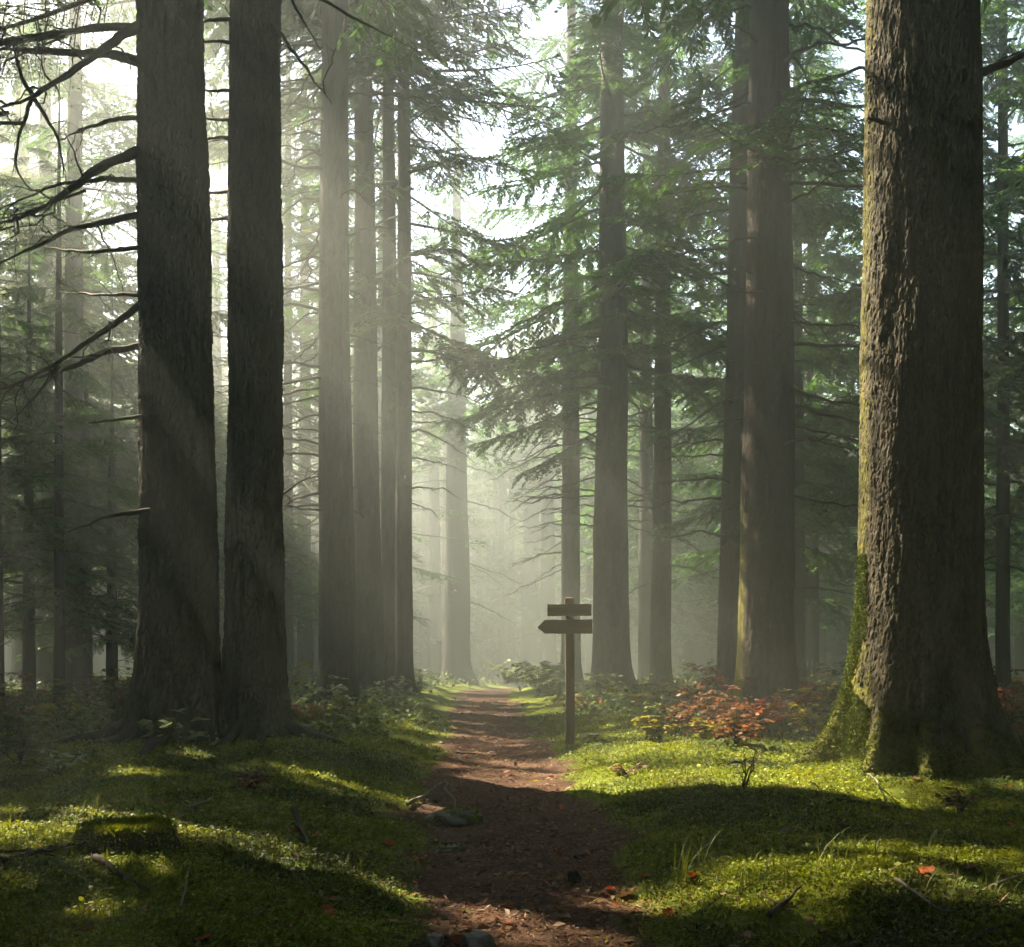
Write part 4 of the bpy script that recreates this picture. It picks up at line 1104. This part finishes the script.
shrub(735, 745, 44, 66, M_RUSSET, 'brownish bush between the russet and red ones', 12, 12, 34, .05)
shrub(826, 724, 48, 50, M_RUSSET, 'reddish bush just left of the huge trunk', 13, 10, 30, .055)
shrub(800, 706, 44, 60, M_RED, 'deep red bush in the shade behind the thick reddish trunk', 14, 12, 30, .07, d=19.5)
shrub(744, 790, 52, 60, M_RUSSET, 'bare forked dark shrub standing in the bright moss', 15, 6, 0, .04, bare=.4)
shrub(1008, 745, 90, 60, M_RUSSET, 'thin leaved shrub at the right border behind the huge trunk', 16, 9, 24, .055, d=11.5)
shrub(1000, 735, 50, 60, M_GREENL, 'low green bush right of the foot of the huge trunk', 17, 10, 30, .06, d=12.5)
shrub(60, 735, 62, 90, M_YELLOW, 'yellowish leaved shrub below the pole-like spruce', 18, 6, 26, .07)
shrub(118, 728, 60, 50, M_RUSSET, 'russet shrub left of the thick trunk with bare limbs', 19, 9, 26, .055)
shrub(20, 765, 62, 90, M_GREENL, 'dark green shrub low at the left border', 20, 12, 30, .06)
shrub(60, 775, 36, 60, M_PALEL, 'thin stalked pale plant near the left border', 21, 6, 14, .05)
shrub(85, 715, 56, 60, M_RUSSET, 'reddish shrub in the shade between the spruces and the thick trunk', 22, 10, 26, .07)
shrub(625, 775, 18, 40, M_RUSSET, 'tiny brown plant in the bright moss by the path', 23, 6, 14, .035)
shrub(245, 790, 22, 70, M_RUSSET, 'low brown heap of dead sprigs before the joined pair', 24, 12, 20, .035)
shrub(960, 815, 36, 60, M_RUSSET, 'withered little plant in the dark moss before the huge trunk', 25, 7, 12, .035)
shrub(1000, 700, 60, 60, M_YELLOW, 'sparse yellow sapling in the wood at the right border', 26, 5, 24, .07, 'sapling', 'sapling', d=15)

for k, a in enumerate([
    (690, 712, 56, 90, M_RUSSET, 'hazy russet bush behind the nearer russet one', dict(d=14.5)), (715, 700, 52, 60, M_RUSSET, 'rusty bush at the foot of the leaning trunk', dict(d=21)),
    (640, 715, 40, 50, M_GREENL, 'small green bush just right of the stout trunk foot', dict(d=19)), (600, 700, 30, 40, M_GREENL, 'low green tuft bush in front of the stout trunk', dict(d=23)),
    (785, 735, 60, 90, M_RED, 'low red bush spreading right of the thick reddish trunk', dict(d=13.2)), (815, 735, 40, 60, M_YELLOW, 'yellow brown bush against the left root of the huge trunk', dict(d=12.5)),
    (845, 690, 60, 70, M_GREENL, 'dim green bush deep behind the left side of the huge trunk', dict(d=20)), (700, 690, 40, 50, M_GREENL, 'greyish green bush in the mist behind the leaning trunk', dict(d=27)),
    (722, 752, 40, 60, M_YELLOW, 'yellow green low shrub before the russet bush', dict(d=11.2)), (660, 748, 30, 50, M_YELLOW, 'small yellow shrub on the bright bank near the sign', dict(d=11.8)),
    (130, 705, 60, 60, M_GREENL, 'dim green shrub beside the left root of the thick trunk', dict(d=15)), (40, 715, 60, 80, M_GREENL, 'dim green shrub between the left border spruces', dict(d=15.5)),
    (305, 735, 34, 60, M_RUSSET, 'rusty sprigs between the joined pair and the left row', dict(d=14)), (345, 730, 30, 50, M_YELLOW, 'yellowish sprigs before the first trunk of the left row', dict(d=16)),
    (420, 690, 30, 40, M_PALEL, 'little pale shrub at the foot of the last trunk of the left row', dict(d=27)), (560, 700, 40, 40, M_GREENL, 'misty green bush right behind the signpost', dict(d=24)),
    (1015, 720, 60, 60, M_RED, 'dull red bush at the right border', dict(d=14)), (10, 735, 60, 70, M_RUSSET, 'brownish shrub at the left border', dict(d=13))]):
    px, py, hh, ww, mm, lab, kw = a
    shrub(px, py, hh, ww, mm, lab, 60 + k, 11, 34, .06 if kw['d'] < 18 else .08, **kw)

# ------------------------------------------------------------------ haze
def haze():
    V = np.array([(x, y, z) for x in (-155, 155) for y in (-45, 176) for z in (-6, 32)], float)
    F = np.array([[0, 1, 3, 2], [4, 6, 7, 5], [0, 4, 5, 1], [2, 3, 7, 6], [0, 2, 6, 4], [1, 5, 7, 3]])
    m, nt, out = mat('haze_air')
    v = N(nt, 'ShaderNodeVolumePrincipled')
    v.inputs['Color'].default_value = (.88, .95, .95, 1); v.inputs['Density'].default_value = .0085
    v.inputs['Anisotropy'].default_value = .52
    L(nt, v.outputs[0], out.inputs['Volume'])
    o = link('haze', mesh_np('haze', V, [F], [m], smooth=False)); tag(o, 'pale morning mist filling the forest', 'haze', kind='stuff')
haze()

# ------------------------------------------------------------------ light
w = bpy.data.worlds.new('World'); scene.world = w; w.use_nodes = True
nt = w.node_tree; bgn = nt.nodes['Background']
sky = nt.nodes.new('ShaderNodeTexSky'); sky.sky_type = 'NISHITA'; sky.sun_disc = False
sky.sun_elevation = EL; sky.sun_rotation = -AZ; sky.air_density = 1.0; sky.dust_density = 1.0; sky.ozone_density = 1.5
nt.links.new(sky.outputs[0], bgn.inputs[0]); bgn.inputs[1].default_value = .062
sl = bpy.data.lights.new('sun', 'SUN'); sl.energy = 5.0; sl.angle = R(.5); sl.color = (1, .86, .61)
so = bpy.data.objects.new('sun', sl); COL.objects.link(so)
so.rotation_euler = Vector(SUN).to_track_quat('Z', 'Y').to_euler(); so.location = (-30, 30, 60)

cd = bpy.data.cameras.new('camera'); cam = bpy.data.objects.new('camera', cd); COL.objects.link(cam)
cam.location = (0, 0, CAM_Z); cam.rotation_euler = (R(90), 0, 0)
cd.sensor_width = 36; cd.lens = 36 * 1000 / 1024; cd.shift_y = (HY - 473.5) / 1024; cd.clip_start = .05; cd.clip_end = 1000
scene.camera = cam

vs = scene.view_settings
vs.view_transform = 'Standard'; vs.look = 'None'; vs.gamma = 1; vs.exposure = 3.1; vs.use_curve_mapping = False
scene.render.engine = 'CYCLES'
c = scene.cycles
c.max_bounces = 5; c.diffuse_bounces = 3; c.glossy_bounces = 1; c.transmission_bounces = 3; c.volume_bounces = 2; c.transparent_max_bounces = 8
c.use_denoising = True; c.denoiser = 'OPENIMAGEDENOISE'; c.sample_clamp_indirect = 4
c.use_adaptive_sampling = True; c.adaptive_threshold = .02
c.caustics_reflective = False; c.caustics_refractive = False
